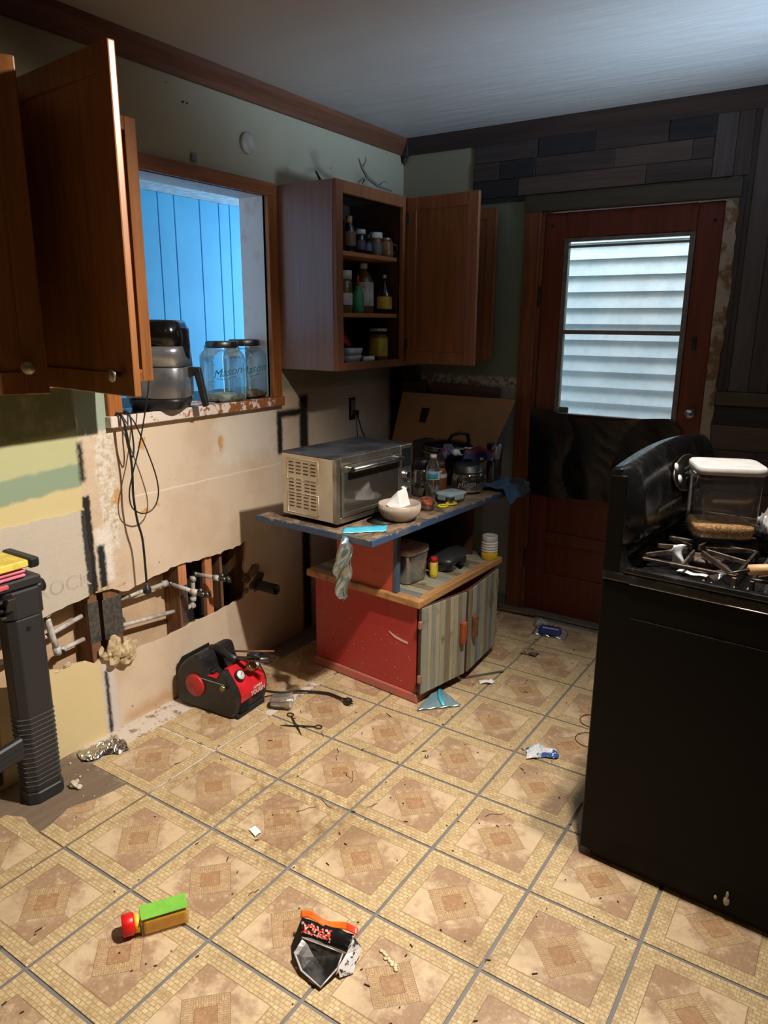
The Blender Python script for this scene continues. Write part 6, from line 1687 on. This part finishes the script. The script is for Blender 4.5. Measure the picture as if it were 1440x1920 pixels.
b = B(); b.lathe([(.022, -.066), (.023, -.054)], 24, T(0, 0, -.002, 0, 90, 0)); b.make('neck', YB, t)
b = B(); b.lathe([(.0255, -.096), (.0275, -.093), (.0275, -.070), (.0255, -.0665)], 28, T(0, 0, .0015, 0, 90, 0)); b.make('cap', mat('bright_red_cap', srgb(222, 26, 26), .35), t)
# chip bag
t = thing('snack_bag', 'torn black and orange snack bag with silver inside lying open on the tiles', 'bag', (.892, -.485, ZF), 30); t.scale = (1.08, 1.0, .85)
OR = mat('orange_print_film', srgb(236, 120, 34), .35, c2=srgb(224, 90, 30)); BKF = mat('black_print_film', srgb(24, 22, 24), .25); RDF = mat('red_orange_film', srgb(226, 70, 44), .35)
SIL = mat('dark_silver_film', srgb(108, 106, 104), .3, .75, c2=srgb(60, 58, 56), ns=18); SILB = mat('bright_silver_edge', srgb(214, 208, 206), .35, .3)
# inner pocket (silver), a shallow bowl of film
V = {'A': (-.058, .020, .040), 'B': (.038, -.014, .036), 'C': (.030, -.050, .026), 'D': (-.002, -.090, .008), 'E': (-.050, -.052, .014), 'F': (-.072, -.012, .028), 'G': (-.012, -.030, .004), 'H': (-.03, -.008, .008), 'I': (.012, -.045, .006)}
K = list(V); b = B()
b._add([V[k] for k in K], [tuple(K.index(c) for c in f) for f in ('AFH', 'FEH', 'EDG', 'EGH', 'DIG', 'DCI', 'CBI', 'BAH', 'BHG', 'BGI')])
bmesh.ops.subdivide_edges(b.bm, edges=b.bm.edges[:], cuts=3, use_grid_fill=True)
for v in b.bm.verts: v.co += Vector((1, 1, .6)) * .006 * mnoise.noise(v.co * 45)
b.make('silver_inside', SIL, t, solid=.0008)


def flap(u, v):
    p = Vector((-.060, .022, .042)).lerp(Vector((.046, -.018, .038)), u)
    q = Vector((-.066, .064, .066)).lerp(Vector((.062, .016, .070)), u)
    r_ = p.lerp(q, v); k = .005 * mnoise.noise(Vector((u * 5, v * 3, 2)))
    return (r_.x + k, r_.y - .008 * math.sin(PI * v), r_.z + k + .006 * math.sin(PI * v))


def flapm(u, v):
    if v < .10: return 1
    if u < .62 and .28 < v < .86 and mnoise.noise(Vector((u * 17, v * 9, 1))) > -.05: return 2 if mnoise.noise(Vector((u * 26, v * 14, 7))) > -.1 else 1
    return 0


b = B(); b.grid(flap, 40, 18, mfn=flapm); b.make('printed_film', [BKF, SILB, RDF], t, solid=.0008)
b = B(); b.grid(lambda u, v: (-.070 + u * .140, .062 - u * .050 + v * .016 + .003 * math.sin(u * 11), .066 + .005 * math.sin(u * 9) + u * .006 + v * .008), 20, 4, mfn=lambda u, v: 1 if u > .78 else 0); b.make('orange_seal', [OR, RDF], t, solid=.001)
b = B(); b._add([(.046, -.018, .038), (.064, .016, .068), (.078, .006, .030), (.066, -.040, .006), (.034, -.060, .004), (.030, -.050, .026)], [(0, 1, 2), (0, 2, 3), (0, 3, 5), (5, 3, 4)])
bmesh.ops.subdivide_edges(b.bm, edges=b.bm.edges[:], cuts=3, use_grid_fill=True)
for v in b.bm.verts: v.co += Vector((1, 1, 1)) * .006 * mnoise.noise(v.co * 50)
b.make('white_side_panel', mat('white_printed_film', srgb(214, 210, 208), .35, c2=srgb(60, 56, 58), ns=55, ramp=(.52, .56)), t, solid=.0008)
b = B(); b._add([(-.060, .022, .042), (-.066, .064, .066), (-.082, .030, .020), (-.076, -.012, .006), (-.072, -.012, .028)], [(0, 1, 2), (0, 2, 3, 4)]); b.make('black_side_panel', BKF, t, solid=.0008)
b = B(); b.tube([(-.072, -.012, .029), (-.050, -.052, .015), (-.002, -.090, .009), (.030, -.050, .027)], .0025, 5); b.tube([(-.059, .021, .042), (.039, -.014, .038)], .0022, 5); b.tube([(.030, -.050, .027), (.039, -.014, .038)], .002, 5); b.make('torn_edge', SILB, t)
b = B(); b.lathe([(.0095, 0), (.0095, .0006), (0, .0008)], 6, T(.036, .010, .0605, 42, 0, -20)); b.make('badge', mat('badge_grey', srgb(120, 118, 116), .4), t)
text('bag_lettering', '100', .009, T(.036, .0095, .0615, 42, 0, -20), WHITEP, t, .0003)
# foil
t = thing('foil_scrap', 'crumpled piece of kitchen foil at the foot of the left wall', 'foil', (-.330, -.225, .0015), 64)
b = B(); b.grid(crumple(.17, .075, .032, 9.0), 40, 20, smooth=False); b.make('foil', FOIL, t, solid=.0006)
# shears / tongs
t = thing('kitchen_tongs', 'open dark metal scissors lying crossed on the tiles', 'scissors', (.115, .300, ZF), 0)
DMT = mat('dark_brown_metal', srgb(66, 60, 54), .45, .6)


def half(p0, p1, rc):
    a_ = Vector(p0) - Vector((.135, .300)); c_ = Vector(p1) - Vector((.135, .300))
    a_ = Vector((a_.x + .02, a_.y)); c_ = Vector((c_.x + .02, c_.y)); d = (c_ - a_).normalized()
    n_ = Vector((-d.y, d.x)); m_ = a_.lerp(c_, .55)
    b = B(); b.hexa([(a_.x - n_.x * .001, a_.y - n_.y * .001, .001), (m_.x - n_.x * .005, m_.y - n_.y * .005, .001), (m_.x + n_.x * .005, m_.y + n_.y * .005, .001), (a_.x + n_.x * .001, a_.y + n_.y * .001, .001)],
                    [(a_.x - n_.x * .001, a_.y - n_.y * .001, .003), (m_.x - n_.x * .005, m_.y - n_.y * .005, .0045), (m_.x + n_.x * .005, m_.y + n_.y * .005, .0045), (a_.x + n_.x * .001, a_.y + n_.y * .001, .003)])
    b.tube([(m_.x, m_.y, .004), (c_.x, c_.y, .004)], .003, 7)
    rc_ = c_ + d * .014
    b.tube([(rc_.x + math.cos(2 * PI * q / 18) * .014, rc_.y + math.sin(2 * PI * q / 18) * .011, .004) for q in range(18)], .0022, 6, closed=True)
    return b


half((.086, .262), (.205, .328), 0).make('half_blade', DMT, t); half((.196, .256), (.080, .335), 0).make('half_blade', DMT, t)
# clear cup
t = thing('plastic_cup', 'crushed milky clear plastic cup lying beside the compressor', 'cup', (-.005, .375, ZF + .024), 28); t.scale = (1.2, 1.15, 1.1)
b = B(); b.lathe([(.024, -.035), (.026, -.030), (.034, .030), (.036, .034), (.034, .034), (.032, .030), (.023, -.030), (0, -.031)], 20, T(0, 0, .004, 0, 84, 0), sx=.72)
b.make('cup', glass('milky_cup', (.86, .84, .78), .15, .70, .3), t)
# aqua zip bag on the floor
t = thing('zip_bag', 'empty clear zip bag with an aqua strip on the tiles by the cart', 'bag', (.515, .745, ZF), 0)


def zb(u, v):
    a_ = Vector((.470, .650)).lerp(Vector((.600, .785)), u); c_ = Vector((.450, .865)); p = a_.lerp(c_, v)
    return (p.x - .515, p.y - .745, .003 + .016 * v * (1 - .5 * u) + .006 * abs(math.sin(u * 11 + v * 7)) * (1 - v))


b = B(); b.grid(zb, 18, 14); b.make('bag_film', glass('aqua_tinted_film', (.62, .82, .88), .2, .58, .35), t, solid=.0005)
b = B(); b.tube([Vector(zb(.62, .02)) + Vector((0, 0, .004)), Vector(zb(.55, .35)) + Vector((0, 0, .005)), Vector(zb(.45, .92)) + Vector((0, 0, .006))], .0085, 8, flat=.25); b.make('zip_strip', AQ, t)
# blue-white wrapper
t = thing('crumpled_wrapper', 'crumpled white and blue wrapper on the tiles left of the range', 'wrapper', (1.000, .650, ZF), 30)
BWW = NT('blue_white_film'); _n = BWW.noise(BWW.obj(), 20, 3, .5); BWW.col(BWW.mix(BWW.step(_n, .5, .56), srgb(206, 210, 216), srgb(54, 84, 140))); BWW.set(Roughness=.3)
b = B(); b.grid(crumple(.115, .06, .022, 5.0), 22, 14, smooth=False); b.make('wrapper', BWW.m, t, solid=.0006)
# packet by the door
t = thing('food_packet', 'clear packet with a dark blue label in front of the door', 'packet', (.640, 1.670, ZF), 8)
b = B(); b.grid(lambda u, v: ((u - .5) * .17, (v - .5) * .07, .004 + .030 * math.sin(PI * u) ** .4 * v + .004 * math.sin(u * 20)), 20, 8); b.make('clear_film', PLASTICF, t, solid=.0006)
b = B(); b.grid(lambda u, v: ((u - .5) * .12 * (1 - .5 * abs(v - .5)), -.030 + v * .05, .010 + .028 * v + .002), 14, 8); b.make('blue_label', mat('navy_oval_label', srgb(28, 36, 110), .35), t, solid=.0006)
b = B(); b.box(-.04, .04, .0, .006, .030, .0345); b.make('white_lettering_band', LABELW, t)
t = thing('white_sponge', 'speckled white round sponge behind the packet by the door', 'sponge', (.560, 1.745, ZF))
b = B(); b.lathe([(.034, 0), (.036, .006), (.032, .026), (.018, .036), (0, .038)], 24); b.make('sponge', mat('speckled_white', srgb(178, 172, 160), .9, c2=srgb(130, 124, 112), ns=80), t)
# plank sliver, paper scraps, leaves
t = thing('wood_sliver', 'thin dark strip lying on the tiles beside the cart doors', 'strip', (.55, 1.085, ZF), 53)
B().box(-.105, .105, -.006, .006, 0, .004, bev=.001).make('strip', mat('grey_strip', srgb(84, 80, 74), .7), t)
t = thing('paper_scrap', 'small folded white paper scrap near the grey strip', 'paper', (.60, 1.02, ZF), 40)
b = B(); b.grid(crumple(.06, .02, .012, 2.0), 10, 6, smooth=False); b.make('scrap', WHITE, t, solid=.0006)
t = thing('dry_leaf', 'curled brown leaf scraps on the dim tiles before the door', 'leaf', (.640, 1.41, ZF))
b = B(); b.grid(crumple(.075, .04, .022, 12.0), 12, 8, smooth=False); b.make('leaf', mat('tan_leaf', srgb(150, 126, 96), .8, c2=srgb(80, 60, 44), ns=40), t, solid=.0006)
t = thing('metal_nut', 'shiny small metal nut on the middle tiles', 'nut', (.665, .395, ZF))
b = B(); b.lathe([(.008, 0), (.008, .006), (.004, .0065), (.004, 0)], 6); b.make('nut', CHROME, t)
t = thing('white_flake', 'white paint flake on a tile in the middle of the floor', 'flake', (.42, -.245, ZF))
b = B(); b.grid(crumple(.028, .022, .003, 1.0), 6, 6, smooth=False); b.make('flake', WHITE, t, solid=.0008)
t = thing('food_smear', 'dried cream-coloured smear on a front tile', 'smear', (1.02, -.405, ZF), -20)
b = B()
for k in range(12): b.blob(1, T(-.03 + k * .006, rnd.uniform(-.006, .006), .0006), sub=1, amp=.4, seed=k, flat=(.007, .006, .0012))
b.make('smear', mat('cream_smear', srgb(232, 214, 172), .7), t)
t = thing('wire_rings', 'thin red-brown wire rings on the tiles at the back of the range', 'wire', (1.085, .905, ZF), 0)
b = B(); b.tube([(math.cos(2 * PI * q / 20) * .05, .07 + math.sin(2 * PI * q / 20) * .05, .002) for q in range(20)], .0015, 6, closed=True); b.make('ring', mat('copper_brown_wire', srgb(120, 60, 44), .5, .5), t)
b = B(); b.tube([(math.cos(2 * PI * q / 20) * .05 + .03, -.07 + math.sin(2 * PI * q / 20) * .05, .002) for q in range(20)], .0012, 6, closed=True); b.make('ring', mat('dark_wire', srgb(50, 44, 40), .5, .5), t)
# scattered debris
DEB = mat('dark_debris', srgb(58, 40, 26), .9); DEBW = mat('plaster_crumbs', srgb(214, 200, 176), .9)
t = thing('floor_debris', 'dark chips, twigs and grit scattered over the tiles', 'debris', (.6, 0, ZF))
b = B()
for k in range(230):
    x = rnd.uniform(-.1, 1.5); y = rnd.uniform(-1.0, 1.6)
    if (x > 1.24 and y > .1) or (x < .55 and .62 < y < 1.5): continue
    a = rnd.uniform(0, 6.28); L = rnd.choice((.002, .003, .004, .007)) * rnd.uniform(.7, 1.4)
    b.box(-L, L, -.0012, .0012, .0, .0016, T(x - .6, y, 0, 0, 0, math.degrees(a)))
for k in range(9):
    x = rnd.uniform(.2, 1.1); y = rnd.uniform(-.7, .8); a = rnd.uniform(0, 6.28); L = rnd.uniform(.03, .07)
    p = [(x - .6 + math.cos(a) * L * q / 3 + rnd.uniform(-.005, .005), y + math.sin(a) * L * q / 3 + rnd.uniform(-.005, .005), .0012) for q in range(4)]
    b.tube(smooth_path(p, 4), .0008, 4)
b.make('dark_debris', DEB, t)['kind'] = 'stuff'; t['kind'] = 'stuff'
t = thing('plaster_crumbs', 'cream plaster crumbs scattered along the foot of the left wall', 'debris', (-.3, -.3, .0015))
b = B()
for k in range(120):
    x = rnd.uniform(-.41, -.20) if k % 3 else rnd.uniform(-.41, .0); y = rnd.uniform(-.75, .5)
    if (x < -.2 and y < -.40) or (x < -.05 and y > .10) or (-.37 < x < -.26 and -.33 < y < -.12): continue
    b.blob(rnd.uniform(.0015, .005), T(x + .3, y + .3, .002), sub=1, amp=.5, seed=k, smooth=False)
for (x, y, s) in ((-.235, -.415, .018), (-.215, -.41, .012), (-.25, -.395, .010)): b.blob(s, T(x + .3, y + .3, s * .5), sub=2, amp=.6, fr=2, seed=x * 9, flat=(1, .8, .6), smooth=False)
b.make('plaster_crumbs', DEBW, t)['kind'] = 'stuff'; t['kind'] = 'stuff'

# ================================================================== BLACK BAG TAPED OVER THE DOOR PANEL
t = thing('black_plastic_sheet', 'wrinkled black plastic bag fastened over the middle of the door', 'plastic sheet', (.74, YD - .004, .87))


def shf(u, v):
    x = -.368 + u * .738; z0 = -.212 - .006 * math.sin(u * 9); z1 = .228 - .030 * math.sin(PI * min(1, u * 1.05)) ** 2 - (.05 * max(0, u - .93) / .07)
    z = z0 + v * (z1 - z0)
    y = -.004 - .020 * abs(mnoise.noise(Vector((u * 3.2, v * 1.4, 0)))) - .006 * abs(mnoise.noise(Vector((u * 8 + v * 3, v * 2.5, 3)))) - .005 * abs(math.sin((u + v * .2) * 9))
    return (x, y, z)


b = B(); b.grid(shf, 60, 36, smooth=False); b.make('sheet', mat('glossy_black_bag', srgb(9, 10, 18), .34, spec=.5), t, solid=.0006)

bpy.context.view_layer.update()
